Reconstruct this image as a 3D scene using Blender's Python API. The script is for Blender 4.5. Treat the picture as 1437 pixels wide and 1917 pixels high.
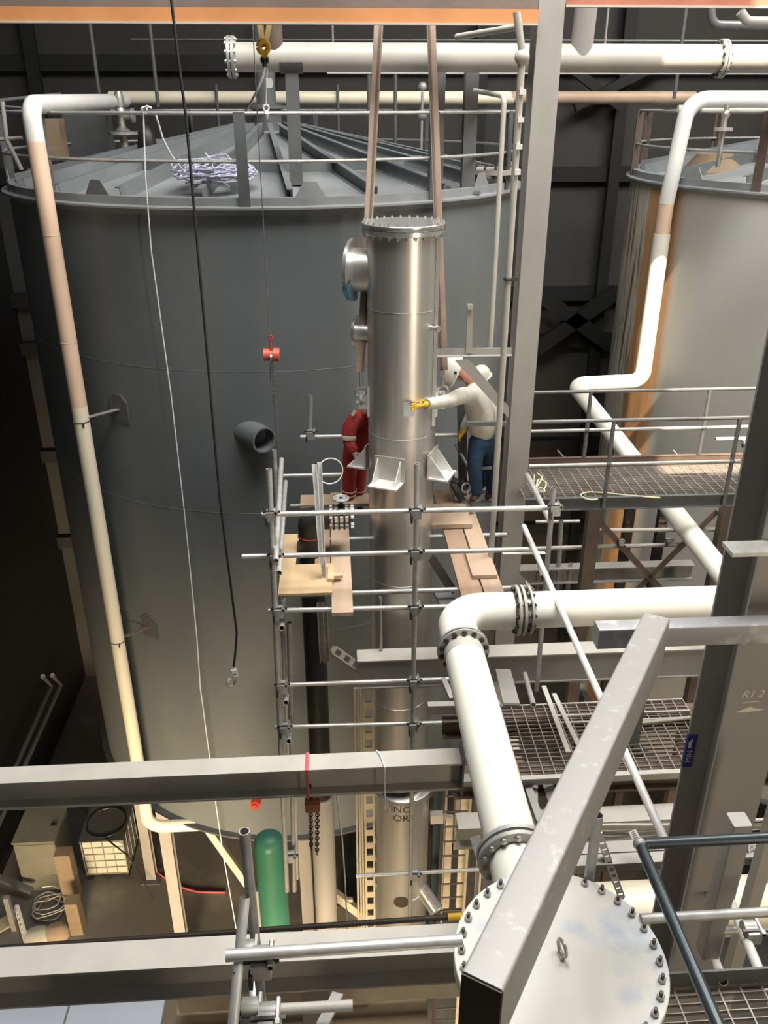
import bpy, math, random
from mathutils import Vector as V, Matrix as M
random.seed(7)
ZC = 15.3                      # camera height above the floor; all z below are relative to the eye level
S = bpy.context.scene
COL = S.collection
for o in list(bpy.data.objects): bpy.data.objects.remove(o)
# ---------------------------------------------------------------- camera
FPX, PITCH, YAW = 1580.0, math.radians(25.7), math.radians(3.5)
IW, IH = 1437.0, 1917.0
FWD = V((math.sin(YAW)*math.cos(PITCH), math.cos(YAW)*math.cos(PITCH), -math.sin(PITCH)))
RGT = V((math.cos(YAW), -math.sin(YAW), 0)); UPV = RGT.cross(FWD)
cd = bpy.data.cameras.new('camera'); cam = bpy.data.objects.new('camera', cd); COL.objects.link(cam)
cam.matrix_world = M.Translation((0, 0, ZC)) @ M((RGT, UPV, -FWD)).transposed().to_4x4()
cd.sensor_fit = 'VERTICAL'; cd.sensor_height = 36.0; cd.lens = 36.0*FPX/IH; cd.clip_start = .05
S.camera = cam
# ---------------------------------------------------------------- light
S.view_settings.view_transform = 'Standard'; S.view_settings.look = 'None'
S.view_settings.exposure = 0.0; S.view_settings.gamma = 1.0
w = bpy.data.worlds.new('daylight'); S.world = w; w.use_nodes = True
bg = w.node_tree.nodes['Background']; bg.inputs[0].default_value = (.86, .93, 1.0, 1); bg.inputs[1].default_value = .55
def area(name, loc, size, energy, col, rot=(0, 0, 0), spread=180):
    l = bpy.data.lights.new(name, 'AREA'); l.shape = 'RECTANGLE'; l.size, l.size_y = size
    l.energy = energy; l.color = col; l.spread = math.radians(spread)
    o = bpy.data.objects.new(name, l); COL.objects.link(o)
    o.location = (loc[0], loc[1], loc[2]+ZC); o.rotation_euler = rot
    return o
area('skylight', (2.2, 6.0, 6.9), (8.0, 4.2), 2300, (1.0, .97, .92))
area('skylight_rear', (9.0, 10.5, 6.9), (5.0, 5.0), 1500, (1.0, .95, .86))
area('front_fill', (0.0, -2.0, 6.9), (10.0, 4.0), 60, (.94, .97, 1.0))  # added weak fill lamp, not an opening in the roof
area('streak_lamp', (9.5, -7.7, -1.0), (2.2, 12.0), 230, (1.0, .84, .62), (math.radians(90), 0, math.radians(28)), 70)  # added unseen lamp that makes the warm upright streak on the stainless column
area('low_warm_fill', (-1.0, -7.7, -11.0), (7.0, 5.5), 1050, (1.0, .76, .47), (math.radians(82), 0, 0), 45)  # added unseen warm lamp, brightens the floor and the tank foot
sl = bpy.data.lights.new('sun', 'SUN'); sl.energy = 16.0; sl.angle = math.radians(.6); sl.color = (1.0, .84, .62)
so = bpy.data.objects.new('sun', sl); COL.objects.link(so)
SUND = V((-.02, .56, -.83)).normalized()
so.rotation_euler = SUND.to_track_quat('-Z', 'Y').to_euler(); so.location = (10, -5, ZC+12)
# ---------------------------------------------------------------- helpers
def ray(x, y): return RGT*((x-IW/2)/FPX) + UPV*(-(y-IH/2)/FPX) + FWD
def aY(x, y, Y): d = ray(x, y); return d*(Y/d.y)
def aZ(x, y, Z): d = ray(x, y); return d*(Z/d.z)
def aX(x, y, X): d = ray(x, y); return d*(X/d.x)
def P3(p):                       # (px, py, depth) or a Vector
    return p.copy() if isinstance(p, V) else aY(*p)
LOC = {}
def frame(d, up=None):
    d = d.normalized()
    u = up if up is not None else (V((0, 0, 1)) if abs(d.z) < .95 else V((0, 1, 0)))
    s = d.cross(u).normalized(); return s, s.cross(d).normalized()
def fillet(pts, r, n=6):
    pts = [P3(p) for p in pts]; out = [pts[0]]
    for i in range(1, len(pts)-1):
        a, b, c = pts[i-1], pts[i], pts[i+1]
        u, v = (a-b).normalized(), (c-b).normalized(); ang = u.angle(v)
        if ang > math.pi-.02: out.append(b); continue
        t = min(r/math.tan(ang/2), .49*(a-b).length, .49*(c-b).length); rr = t*math.tan(ang/2)
        cen = b+(u+v).normalized()*(rr/math.sin(ang/2))
        p0, p1 = b+u*t, b+v*t; e0, e1 = p0-cen, p1-cen; tot = e0.angle(e1); ax = e0.cross(e1).normalized()
        for k in range(n+1): out.append(cen+M.Rotation(tot*k/n, 3, ax)@e0)
    out.append(pts[-1]); return out
class MB:
    def __init__(s): s.v, s.f, s.mi, s.cur = [], [], [], 0
    def face(s, *i): s.f.append(i); s.mi.append(s.cur)
    def add(s, vs, fs):
        b = len(s.v); s.v += [V(p) for p in vs]
        for f in fs: s.face(*[b+i for i in f])
        return s
    def box(s, c, d, rz=0, R=None):
        R = R if R is not None else M.Rotation(rz, 3, 'Z'); c = V(c); d = V(d)/2
        vs = [c+R@V((x*d.x, y*d.y, z*d.z)) for x in (-1, 1) for y in (-1, 1) for z in (-1, 1)]
        return s.add(vs, [(0,1,3,2),(4,6,7,5),(0,4,5,1),(2,3,7,6),(0,2,6,4),(1,5,7,3)])
    def bx(s, x0, x1, y0, y1, z0, z1): return s.box(((x0+x1)/2, (y0+y1)/2, (z0+z1)/2), (abs(x1-x0), abs(y1-y0), abs(z1-z0)))
    def prof(s, pr, a, b, up=None, cap=True):   # closed 2D profile (side, up) swept from a to b
        a, b = P3(a), P3(b); sd, u = frame(b-a, up); n = len(pr)
        vs = [q+sd*x+u*y for q in (a, b) for x, y in pr]
        fs = [(i, (i+1) % n, n+(i+1) % n, n+i) for i in range(n)]
        if cap: fs += [tuple(range(n-1, -1, -1)), tuple(range(n, 2*n))]
        return s.add(vs, fs)
    def bar(s, a, b, wd, h, up=None):
        return s.prof([(-wd/2,-h/2),(wd/2,-h/2),(wd/2,h/2),(-wd/2,h/2)], a, b, up)
    def rbar(s, a, b, wd, h, r, up=None, n=4):  # rounded rectangular tube
        pr = []
        for cx, cy, a0 in ((wd/2-r,-h/2+r,-90),(wd/2-r,h/2-r,0),(-wd/2+r,h/2-r,90),(-wd/2+r,-h/2+r,180)):
            pr += [(cx+r*math.cos(math.radians(a0+90*k/n)), cy+r*math.sin(math.radians(a0+90*k/n))) for k in range(n+1)]
        return s.prof(pr, a, b, up)
    def ibeam(s, a, b, wd, h, tf=.015, tw=.01, up=None):
        w2, h2, t2 = wd/2, h/2, tw/2
        return s.prof([(-w2,-h2),(w2,-h2),(w2,-h2+tf),(t2,-h2+tf),(t2,h2-tf),(w2,h2-tf),(w2,h2),(-w2,h2),(-w2,h2-tf),(-t2,h2-tf),(-t2,-h2+tf),(-w2,-h2+tf)], a, b, up)
    def channel(s, a, b, wd, h, t=.01, up=None):
        w2, h2 = wd/2, h/2
        return s.prof([(-w2,-h2),(w2,-h2),(w2,-h2+t),(-w2+t,-h2+t),(-w2+t,h2-t),(w2,h2-t),(w2,h2),(-w2,h2)], a, b, up)
    def angle(s, a, b, wd, h, t=.01, up=None):
        w2, h2 = wd/2, h/2
        return s.prof([(-w2,-h2),(w2,-h2),(w2,-h2+t),(-w2+t,-h2+t),(-w2+t,h2),(-w2,h2)], a, b, up)
    def tube(s, pts, r, n=14, hollow=0, cap=True):
        pts = [P3(p) for p in pts]; m = len(pts); rs = r if isinstance(r, (list, tuple)) else [r]*m
        T = []
        for i in range(m):
            d = V((0, 0, 0))
            if i > 0: d += (pts[i]-pts[i-1]).normalized()
            if i < m-1: d += (pts[i+1]-pts[i]).normalized()
            T.append(d.normalized())
        sd, u = frame(T[0]); b0 = len(s.v); rings = []
        for i in range(m):
            if i:
                q = T[i-1].rotation_difference(T[i]); sd = q@sd; u = q@u
            rings.append([pts[i]+(sd*math.cos(2*math.pi*k/n)+u*math.sin(2*math.pi*k/n))*rs[i] for k in range(n)])
        if hollow:
            inn = [[pts[i]+(p-pts[i])*(1-hollow/rs[i]) for p in rings[i]] for i in (m-1, 0)]
            rings = rings+inn+[rings[0]]; cap = False
        for rg in rings: s.v += rg
        for i in range(len(rings)-1):
            for k in range(n):
                a = b0+i*n+k; b = b0+i*n+(k+1) % n; s.face(a, b, b+n, a+n)
        if cap:
            s.face(*[b0+k for k in range(n-1, -1, -1)]); L = b0+(len(rings)-1)*n; s.face(*[L+k for k in range(n)])
        return s
    def cyl(s, a, b, r, n=24, hollow=0): return s.tube([a, b], r, n, hollow)
    def lathe(s, pr, c, axis=V((0, 0, 1)), n=48, a0=0, a1=360):  # profile of (radius, along)
        c = P3(c); sd, u = frame(axis); ax = axis.normalized(); full = a1-a0 >= 360; nn = n if full else n+1; b0 = len(s.v)
        for r, h in pr:
            for k in range(nn):
                t = math.radians(a0+(a1-a0)*k/n); s.v.append(c+ax*h+(sd*math.cos(t)+u*math.sin(t))*r)
        for i in range(len(pr)-1):
            for k in range(n):
                a = b0+i*nn+k; b = b0+i*nn+(k+1) % nn; s.face(a, b, b+nn, a+nn)
        return s
    def sphere(s, c, r, n=14, sc=(1, 1, 1)):
        c = P3(c); m = n//2+1; b0 = len(s.v)
        for i in range(m):
            th = math.pi*i/(m-1)
            for k in range(n):
                ph = 2*math.pi*k/n; s.v.append(c+V((math.sin(th)*math.cos(ph)*r*sc[0], math.sin(th)*math.sin(ph)*r*sc[1], math.cos(th)*r*sc[2])))
        for i in range(m-1):
            for k in range(n): s.face(b0+i*n+k, b0+(i+1)*n+k, b0+(i+1)*n+(k+1) % n, b0+i*n+(k+1) % n)
        return s
    def torus(s, c, R, r, axis=V((0, 0, 1)), n=24, m=8, a0=0, a1=360):
        c = P3(c); sd, u = frame(axis)
        pts = [c+(sd*math.cos(math.radians(a0+(a1-a0)*k/n))+u*math.sin(math.radians(a0+(a1-a0)*k/n)))*R for k in range(n+1)]
        return s.tube(pts, r, m, cap=a1-a0 < 360)
    def poly(s, pts, th, nrm):                   # flat polygon plate with thickness
        pts = [P3(p) for p in pts]; d = nrm.normalized()*th/2; n = len(pts)
        vs = [p-d for p in pts]+[p+d for p in pts]
        return s.add(vs, [tuple(range(n-1, -1, -1)), tuple(range(n, 2*n))]+[(i, (i+1) % n, n+(i+1) % n, n+i) for i in range(n)])
def make(name, mb, mats, parent=None, smooth=True, ang=38):
    mats = mats if isinstance(mats, (list, tuple)) else [mats]
    if parent is not None: org = LOC[parent.name]
    else:
        xs, ys, zs = [p.x for p in mb.v], [p.y for p in mb.v], [p.z for p in mb.v]
        org = V(((min(xs)+max(xs))/2, (min(ys)+max(ys))/2, min(zs)))
    me = bpy.data.meshes.new(name); me.from_pydata([p-org for p in mb.v], [], mb.f)
    for m in mats: me.materials.append(m)
    if len(mats) > 1: me.polygons.foreach_set('material_index', mb.mi)
    me.update(); import bmesh
    bm = bmesh.new(); bm.from_mesh(me); bmesh.ops.recalc_face_normals(bm, faces=bm.faces); bm.to_mesh(me); bm.free()
    if smooth:
        me.shade_smooth(); me.set_sharp_from_angle(angle=math.radians(ang))
    o = bpy.data.objects.new(name, me); COL.objects.link(o)
    if parent is not None: o.parent = parent; LOC[o.name] = org.copy()
    else: o.location = (org.x, org.y, org.z+ZC); LOC[o.name] = org.copy()
    return o
def tag(o, label, cat, group=None, kind=None):
    o['label'] = label; o['category'] = cat
    if group: o['group'] = group
    if kind: o['kind'] = kind
    return o
def thing(name, label, cat, loc, group=None):
    o = bpy.data.objects.new(name, None); COL.objects.link(o); o.empty_display_size = .2
    loc = P3(loc); o.location = (loc.x, loc.y, loc.z+ZC); LOC[o.name] = loc
    return tag(o, label, cat, group)
def solo(name, mb, mat, label, cat, group=None, kind=None): return tag(make(name, mb, mat), label, cat, group, kind)
def struct(name, mb, mat, parent=None):
    o = make(name, mb, mat, parent)
    if parent is None: o['kind'] = 'structure'
    return o
def dup(src, loc, parent=None, rot=None):        # copy of a child mesh at another place under its parent
    c = src.copy(); COL.objects.link(c); c.parent = parent if parent else src.parent
    c.location = loc
    if rot is not None: c.rotation_euler = rot
    return c
# ---------------------------------------------------------------- materials
def mat(name, col, rough=.55, metal=0.0, var=.12, scale=6.0, stretch=(1, 1, 1), col2=None, thr=(.45, .62), bump=0.0, spec=.5, coords='Object', bdist=.01):
    m = bpy.data.materials.new(name); m.use_nodes = True; nt = m.node_tree; N, L = nt.nodes, nt.links
    b = N['Principled BSDF']; b.inputs['Roughness'].default_value = rough; b.inputs['Metallic'].default_value = metal
    b.inputs['Specular IOR Level'].default_value = spec
    tc = N.new('ShaderNodeTexCoord'); mp = N.new('ShaderNodeMapping'); L.new(tc.outputs[coords], mp.inputs[0]); mp.inputs['Scale'].default_value = stretch
    nz = N.new('ShaderNodeTexNoise'); nz.inputs['Scale'].default_value = scale; nz.inputs['Detail'].default_value = 6; nz.inputs['Roughness'].default_value = .6
    L.new(mp.outputs[0], nz.inputs['Vector'])
    rp = N.new('ShaderNodeValToRGB'); L.new(nz.outputs['Fac'], rp.inputs[0])
    c = V(col); e = rp.color_ramp.elements
    if col2 is None:
        e[0].position, e[1].position = .3, .7
        e[0].color = (*(c*(1-var)), 1); e[1].color = (*(c*(1+var)), 1)
    else:
        e[0].position, e[1].position = thr
        e[0].color = (*c, 1); e[1].color = (*col2, 1)
    L.new(rp.outputs[0], b.inputs['Base Color'])
    if bump:
        bp = N.new('ShaderNodeBump'); bp.inputs['Strength'].default_value = bump; bp.inputs['Distance'].default_value = bdist
        L.new(nz.outputs['Fac'], bp.inputs['Height']); L.new(bp.outputs[0], b.inputs['Normal'])
    return m
K = {}
K['tank'] = mat('tank_grey_paint', (.145, .160, .168), .42, 0, .10, 1.2, (1, 1, .35))
K['roof'] = mat('roof_grey_paint', (.24, .255, .265), .5, 0, .14, 2.5)
K['rafter'] = mat('rafter_grey_paint', (.17, .19, .20), .5, 0, .12, 3)
K['steel'] = mat('grey_structural_paint', (.31, .295, .28), .5, 0, .08, 3, (1, 1, .4))
K['steel_dk'] = mat('dark_grey_paint', (.10, .105, .108), .5, 0, .15, 4)
K['rail'] = mat('rail_grey', (.15, .155, .155), .4, .3, .12, 8)
K['beamw'] = mat('beam_warm_grey', (.43, .41, .37), .5, 0, .10, 2.5)
K['white'] = mat('white_pipe_paint', (.80, .79, .71), .38, 0, .025, 2)
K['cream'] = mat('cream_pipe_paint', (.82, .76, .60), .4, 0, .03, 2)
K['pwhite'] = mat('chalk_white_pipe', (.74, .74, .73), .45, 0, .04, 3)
K['peach'] = mat('pale_pink_shade', (.76, .56, .42), .5, 0, .05, 3)  # shade tint for stretches of the white down pipes
K['galv'] = mat('galvanised_tube', (.62, .62, .60), .42, .55, .14, 14)
K['galvd'] = mat('dull_galvanised', (.40, .40, .39), .5, .4, .18, 12)
K['alu'] = mat('pale_zinc_channel', (.72, .72, .70), .45, .3, .08, 14)
K['stain'] = mat('stainless_steel', (.68, .655, .62), .34, .82, .08, 3, (6, 6, .25))
K['stain2'] = mat('stainless_flange', (.72, .72, .72), .26, .85, .05, 8)
K['clad'] = mat('dark_cladding', (.052, .050, .047), .7, 0, .12, 1.0)
K['black'] = mat('black_paint', (.018, .018, .018), .45, 0, .2, 5)
K['dark'] = mat('near_black', (.012, .013, .014), .6, 0, .2, 2)
K['conc'] = mat('concrete_floor', (.15, .145, .13), .6, 0, .4, .9, col2=(.26, .25, .22), thr=(.5, .72))
K['rust'] = mat('rusted_steel', (.22, .095, .045), .75, 0, .3, 7, col2=(.10, .075, .06))
K['brown'] = mat('brown_weathered_steel', (.12, .085, .068), .6, 0, .25, 6)
K['dbrown'] = mat('dark_brown_paint_and_shade', (.035, .026, .021), .55, 0, .2, 6)
K['strap'] = mat('brown_flat_steel', (.30, .225, .175), .55, .2, .2, 8, (1, 1, .3))
K['orange'] = mat('orange_flange', (.52, .23, .09), .5, 0, .10, 3)  # plain orange tone for the lower angle of the overhead beam
K['redox'] = mat('red_oxide_primer', (.40, .17, .11), .55, 0, .12, 3)
K['beamg'] = mat('grey_brown_web', (.15, .12, .105), .55, 0, .15, 3)
K['wood'] = mat('scaffold_board', (.33, .22, .15), .75, 0, .2, 5, (1, .12, 1), bump=.2)
K['ply'] = mat('plywood', (.60, .43, .25), .65, 0, .10, 4, (1, .3, 1))
K['woodp'] = mat('pale_board', (.45, .33, .24), .75, 0, .15, 5, (1, .15, 1))
K['bolt'] = mat('dark_bolt', (.06, .06, .058), .4, .6, .2, 20)
K['zbolt'] = mat('zinc_bolt', (.45, .44, .41), .4, .7, .2, 20)
K['red'] = mat('red_paint', (.55, .045, .03), .45, 0, .15, 10)
K['ored'] = mat('orange_red_hoist', (.62, .11, .06), .45, 0, .15, 10)
K['yellow'] = mat('yellow_paint', (.75, .45, .03), .5, 0, .15, 10)
K['sling'] = mat('yellow_webbing', (.62, .48, .20), .8, 0, .15, 20)
K['rope'] = mat('white_rope', (.62, .63, .64), .85, 0, .2, 60)
K['brope'] = mat('blue_white_rope', (.36, .37, .52), .85, 0, .3, 40, col2=(.62, .62, .70), thr=(.48, .55))
K['wire'] = mat('black_wire_rope', (.02, .02, .02), .6, .2, .2, 40)
K['chain'] = mat('steel_chain', (.32, .31, .29), .4, .8, .2, 20)
K['grate'] = mat('grating_steel', (.34, .30, .27), .55, .3, .2, 9)
K['green'] = mat('green_tank_paint', (.05, .20, .13), .4, 0, .1, 2)
K['panel'] = mat('pale_blue_sheet', (.34, .37, .42), .35, 0, .03, 2)
K['navy'] = mat('navy_blue_rail', (.032, .046, .055), .3, .2, .15, 8)
K['blue'] = mat('blue_sticker', (.025, .03, .22), .5, 0, .05, 5)
K['bfilm'] = mat('blue_film', (.16, .34, .48), .25, 0, .2, 12)
K['txt'] = mat('black_marker', (.02, .018, .015), .7, 0, .05, 5)
K['chalk'] = mat('chalk', (.72, .68, .60), .9, 0, .05, 30)
K['skin'] = mat('skin', (.46, .20, .14), .55, 0, .06, 12)
K['shirt'] = mat('off_white_shirt', (.60, .58, .52), .85, 0, .06, 7, (1, 1, .6), bump=.8, bdist=.045)
K['jeans'] = mat('blue_jeans', (.022, .052, .115), .85, 0, .25, 8, bump=.8, bdist=.03)
K['coverall'] = mat('red_coverall', (.36, .030, .028), .8, 0, .18, 8, bump=.8, bdist=.04)
K['reflect'] = mat('reflective_tape', (.58, .50, .34), .5, 0, .1, 30)
K['hat'] = mat('white_hard_hat', (.76, .75, .68), .3, 0, .03, 5)
K['glove'] = mat('yellow_glove', (.72, .45, .04), .8, 0, .1, 20)
K['gloveg'] = mat('grey_glove', (.42, .38, .33), .85, 0, .1, 20)
K['boot'] = mat('work_boot', (.06, .045, .035), .7, 0, .2, 20)
K['card'] = mat('dusty_grey_sheet', (.22, .215, .165), .7, 0, .12, 3)
K['carton'] = mat('brown_carton', (.27, .20, .13), .8, 0, .15, 4)
K['ibc'] = mat('white_plastic', (.60, .58, .48), .4, 0, .06, 5)
K['string'] = mat('pale_green_cord', (.55, .58, .38), .85, 0, .1, 40)
K['cream2'] = mat('yellowed_zinc', (.50, .45, .34), .5, .1, .1, 9)
K['redf'] = mat('red_webbing', (.60, .10, .12), .8, 0, .15, 20)
K['rust2'] = mat('worn_orange_paint', (.33, .13, .07), .6, 0, .2, 12)
K['blue2'] = mat('bright_blue_webbing', (.05, .08, .45), .7, 0, .1, 20)
K['brown2'] = mat('dull_slotted_steel', (.30, .27, .24), .55, .2, .15, 9)
# ================================================================ building shell
ZF = -ZC
def special_tank_material():
    m = mat('streaked_tank_paint', (.42, .42, .395), .5, 0, .05, 1.0, (1, 1, .3)); nt = m.node_tree; N, L = nt.nodes, nt.links
    b = N['Principled BSDF']; base = b.inputs['Base Color'].links[0].from_socket
    tc = N.new('ShaderNodeTexCoord'); sx = N.new('ShaderNodeSeparateXYZ'); L.new(tc.outputs['Object'], sx.inputs[0])
    at = N.new('ShaderNodeMath'); at.operation = 'ARCTAN2'; L.new(sx.outputs[1], at.inputs[0]); L.new(sx.outputs[0], at.inputs[1])
    cb = N.new('ShaderNodeCombineXYZ'); L.new(at.outputs[0], cb.inputs[0])
    zz = N.new('ShaderNodeMath'); zz.operation = 'MULTIPLY'; zz.inputs[1].default_value = .02; L.new(sx.outputs[2], zz.inputs[0]); L.new(zz.outputs[0], cb.inputs[1])
    def ramp(src, stops):
        r = N.new('ShaderNodeValToRGB'); e = r.color_ramp.elements
        while len(e) > 1: e.remove(e[0])
        e[0].position, e[0].color = stops[0][0], (*stops[0][1], 1)
        for p, c in stops[1:]: q = e.new(p); q.color = (*c, 1)
        L.new(src, r.inputs[0]); return r.outputs[0]
    nz = N.new('ShaderNodeTexNoise'); nz.inputs['Scale'].default_value = 26; nz.inputs['Detail'].default_value = 5; L.new(cb.outputs[0], nz.inputs['Vector'])
    st = ramp(nz.outputs['Fac'], [(.34, (.10, .085, .07)), (.41, (.42, .36, .28)), (.50, (.62, .60, .54)), (.60, (.52, .46, .36)), (.68, (.18, .14, .10))])
    nr = N.new('ShaderNodeTexNoise'); nr.inputs['Scale'].default_value = 16; nr.inputs['Detail'].default_value = 4; L.new(cb.outputs[0], nr.inputs['Vector'])
    ru = ramp(nr.outputs['Fac'], [(.35, (.42, .22, .10)), (.65, (.60, .35, .17))])
    # angle runs from pi (the -x side) through -pi/2 (the -y side); remap so that 0 = -x side, grows towards -y
    ad = N.new('ShaderNodeMath'); ad.operation = 'ADD'; ad.inputs[1].default_value = 2*math.pi; L.new(at.outputs[0], ad.inputs[0])
    md = N.new('ShaderNodeMath'); md.operation = 'MODULO'; md.inputs[1].default_value = 2*math.pi; L.new(ad.outputs[0], md.inputs[0])
    wob = N.new('ShaderNodeTexNoise'); wob.inputs['Scale'].default_value = 3; L.new(tc.outputs['Object'], wob.inputs['Vector'])
    wm = N.new('ShaderNodeMath'); wm.operation = 'MULTIPLY_ADD'; wm.inputs[1].default_value = .05; L.new(wob.outputs['Fac'], wm.inputs[0]); L.new(md.outputs[0], wm.inputs[2])
    def rng(a, c):
        r = N.new('ShaderNodeMapRange'); r.inputs['From Min'].default_value = a; r.inputs['From Max'].default_value = c; L.new(wm.outputs[0], r.inputs['Value']); return r.outputs[0]
    m1 = N.new('ShaderNodeMix'); m1.data_type = 'RGBA'; L.new(rng(STREAK[0], STREAK[0]+.03), m1.inputs['Factor']); L.new(st, m1.inputs['A']); L.new(ru, m1.inputs['B'])
    m2 = N.new('ShaderNodeMix'); m2.data_type = 'RGBA'; L.new(rng(STREAK[1], STREAK[1]+.06), m2.inputs['Factor']); L.new(m1.outputs['Result'], m2.inputs['A']); L.new(base, m2.inputs['B'])
    L.new(m2.outputs['Result'], b.inputs['Base Color']); return m
STREAK = (3.24, 3.46)
K['tank2'] = special_tank_material()
struct('floor', MB().bx(-14, 22, -8, 24, ZF-.3, ZF), K['conc'])
wb = struct('wall_back', MB().bx(-14, 22, 21, 21.3, ZF, 8), K['clad'])
LOC[wb.name] = LOC['wall_back']
g = MB()
for yy in (118, 330, 560, 650, 850, 1010): z = aY(300, yy, 20.8).z; g.bx(-14, 22, 20.75, 21, z-.16, z+.16)
struct('wall_girt', g, K['dark'], wb)
g = MB()
for x in (-6.2, -1.2, 3.4, 6.6, 10.2, 14): g.bx(x-.13, x+.13, 20.6, 20.75, ZF, 8)
struct('wall_post', g, K['dark'], wb)
g = MB(); q = [aY(1000, 545, 20.4), aY(1155, 655, 20.4), aY(1155, 545, 20.4), aY(1000, 655, 20.4)]
g.bar(q[0], q[1], .2, .34, V((0, 0, 1))); g.bar(q[2], q[3], .2, .34, V((0, 0, 1)))
q = [aY(1075, 200, 20.4), aY(1250, 110, 20.4), aY(1160, 200, 20.4), aY(1060, 120, 20.4)]
g.bar(q[0], q[1], .15, .2, V((0, 0, 1))); g.bar(q[2], q[3], .15, .2, V((0, 0, 1)))
struct('wall_brace', g, K['dark'], wb)
struct('wall_left', MB().bx(-7.9, -7.6, -8, 21, ZF, 8), K['dark'])
struct('wall_right', MB().bx(17, 17.3, -8, 21, ZF, 8), mat('wall_grey_cladding', (.30, .29, .27), .7))
struct('wall_front', MB().bx(-14, 22, -8.3, -8, ZF, 8), mat('wall_front_cladding', (.12, .115, .11), .7))
# roof closed but for a narrow slot shaped to put sun on right tank
z0, z1 = 7.2, 7.4
slot_a, slot_b = [V(q)-SUND*((z0-q[2])/(-SUND.z)) for q in ((4.42, 12.3, -1.66), (4.42, 12.3, -9.0))]
h = V((SUND.x, SUND.y, 0)).normalized(); sd = V((h.y, -h.x, 0)); SW = 1.24
if (slot_b-slot_a).dot(h) < 0: slot_a, slot_b = slot_b, slot_a
L0 = (slot_b-slot_a).length; o0 = V((slot_a.x, slot_a.y, 0))
def plate(u0, u1, v0, v1):
    q = [o0+h*u+sd*v for u, v in ((u0, v0), (u1, v0), (u1, v1), (u0, v1))]
    return MB().add([V((p.x, p.y, z0)) for p in q]+[V((p.x, p.y, z1)) for p in q], [(3, 2, 1, 0), (4, 5, 6, 7), (0, 1, 5, 4), (1, 2, 6, 5), (2, 3, 7, 6), (3, 0, 4, 7)])
c = MB()
for r in ((-22, L0+30, SW/2, 30), (-22, L0+30, -30, -SW/2), (-22, 0, -SW/2, SW/2), (L0, L0+30, -SW/2, SW/2)):
    m = plate(*r); c.add(m.v, m.f)
struct('ceiling', c, K['dark'])
# ================================================================ storage tanks
ZR, ZB, TR = -1.02, -10.55, 3.66
def roofz(r): return -.29-.73*(r/TR)
def tank(label, cx, cy, shellmat, roofmat, rafmat, posts, postmat, n=22, off=7.0, drum=True):
    t = thing('storage_tank', label, 'tank', V((cx, cy, ZB)))
    c0 = V((cx, cy, 0))
    make('shell', MB().lathe([(TR-.02, ZB), (TR, ZB+.02), (TR, ZR), (TR-.02, ZR), (TR-.02, ZB)], c0, n=128), shellmat, t)
    make('base_ring', MB().lathe([(TR, ZB), (TR+.10, ZB), (TR+.10, ZB+.03), (TR, ZB+.03)], c0, n=128), K['steel_dk'], t)
    make('bottom_plate', MB().lathe([(.001, ZB), (TR, ZB)], c0, n=64), K['dark'], t)
    make('roof', MB().lathe([(.02, roofz(0)), (TR-.08, roofz(TR-.08))], c0, n=96), roofmat, t)
    make('rim_angle', MB().lathe([(TR-.02, ZR-.10), (TR+.09, ZR-.02), (TR+.09, ZR+.0), (TR, ZR+.012), (TR, ZR+.10), (TR-.10, ZR+.10), (TR-.10, ZR-.02)], c0, n=128), roofmat, t)
    def pol(a, r, z): a = math.radians(a); return V((cx+r*math.sin(a), cy-r*math.cos(a), z))
    rb = None
    for k in range(n):
        a = off+360*k/n
        m = MB().channel(pol(a, .42, roofz(.42)+.08), pol(a, 3.54, roofz(3.54)+.08), .07, .16, .012)
        make('rafter', m, rafmat, t)
        m = MB().bar(pol(a, 2.30, roofz(2.3)+.06), pol(a+360/n, 2.30, roofz(2.3)+.06), .04, .12)
        make('purlin', m, rafmat, t)
    for a in range(-60, 301, 40):
        an = a-29.5+60; e = V((math.cos(math.radians(an)), math.sin(math.radians(an)), 0)); p = pol(an, TR-.03, ZR); u = V((0, 0, 1))
        make('stiffener_plate', MB().poly([p-e*.24, p+e*.24, p+e*.07+u*.26, p-e*.07+u*.26], .012, pol(an, 1, 0)-pol(an, 0, 0)), roofmat, t)
    if drum:
        make('roof_vent', MB().lathe([(.001, 2.2), (.14, 2.2), (.14, .02), (.30, .0), (.30, -.04), (.21, -.05), (.21, -.40), (.30, -.40)], c0, n=28), K['steel_dk'], t)
    for a in posts:
        m = MB(); A = math.radians(a); m.box(pol(a, TR+.02, ZR+.46), (.125, .02, 1.0), A); m.box(pol(a, TR-.03, ZR+.46), (.02, .10, 1.0), A); make('guardrail_post', m, postmat, t)
    for h, nm in ((.95, 'top_rail'), (.47, 'mid_rail')):
        make(nm, MB().torus(V((cx, cy, ZR+h)), TR-.02, .019, n=96, m=8), K['galvd'], t)
    return t, pol
T1X, T1Y = -.87, 13.66
t1, pol1 = tank('large grey round tank standing behind the stainless column, coiled rope on its roof', T1X, T1Y, K['tank'], K['roof'], K['rafter'], (-80, -42, -1, 35, 62, 98, 134, 170, 206, 242), K['steel_dk'])
t2, pol2 = tank('streaked grey tank at the right with rust stains down its left side', 8.5, 13.66, K['tank2'], K['roof'], K['rafter'], (-104, -76, -53, -20, 16, 52, 90, 126, 162, 198, 234), K['brown'], 18, 3, False)
def on_tank(px, py, R=TR, cx=T1X, cy=T1Y):       # where a sight line meets the shell of a tank
    d = ray(px, py); a = d.x**2+d.y**2; b = -2*(d.x*cx+d.y*cy); c_ = cx*cx+cy*cy-R*R
    return d*((-b-math.sqrt(max(0, b*b-4*a*c_)))/(2*a))
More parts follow.
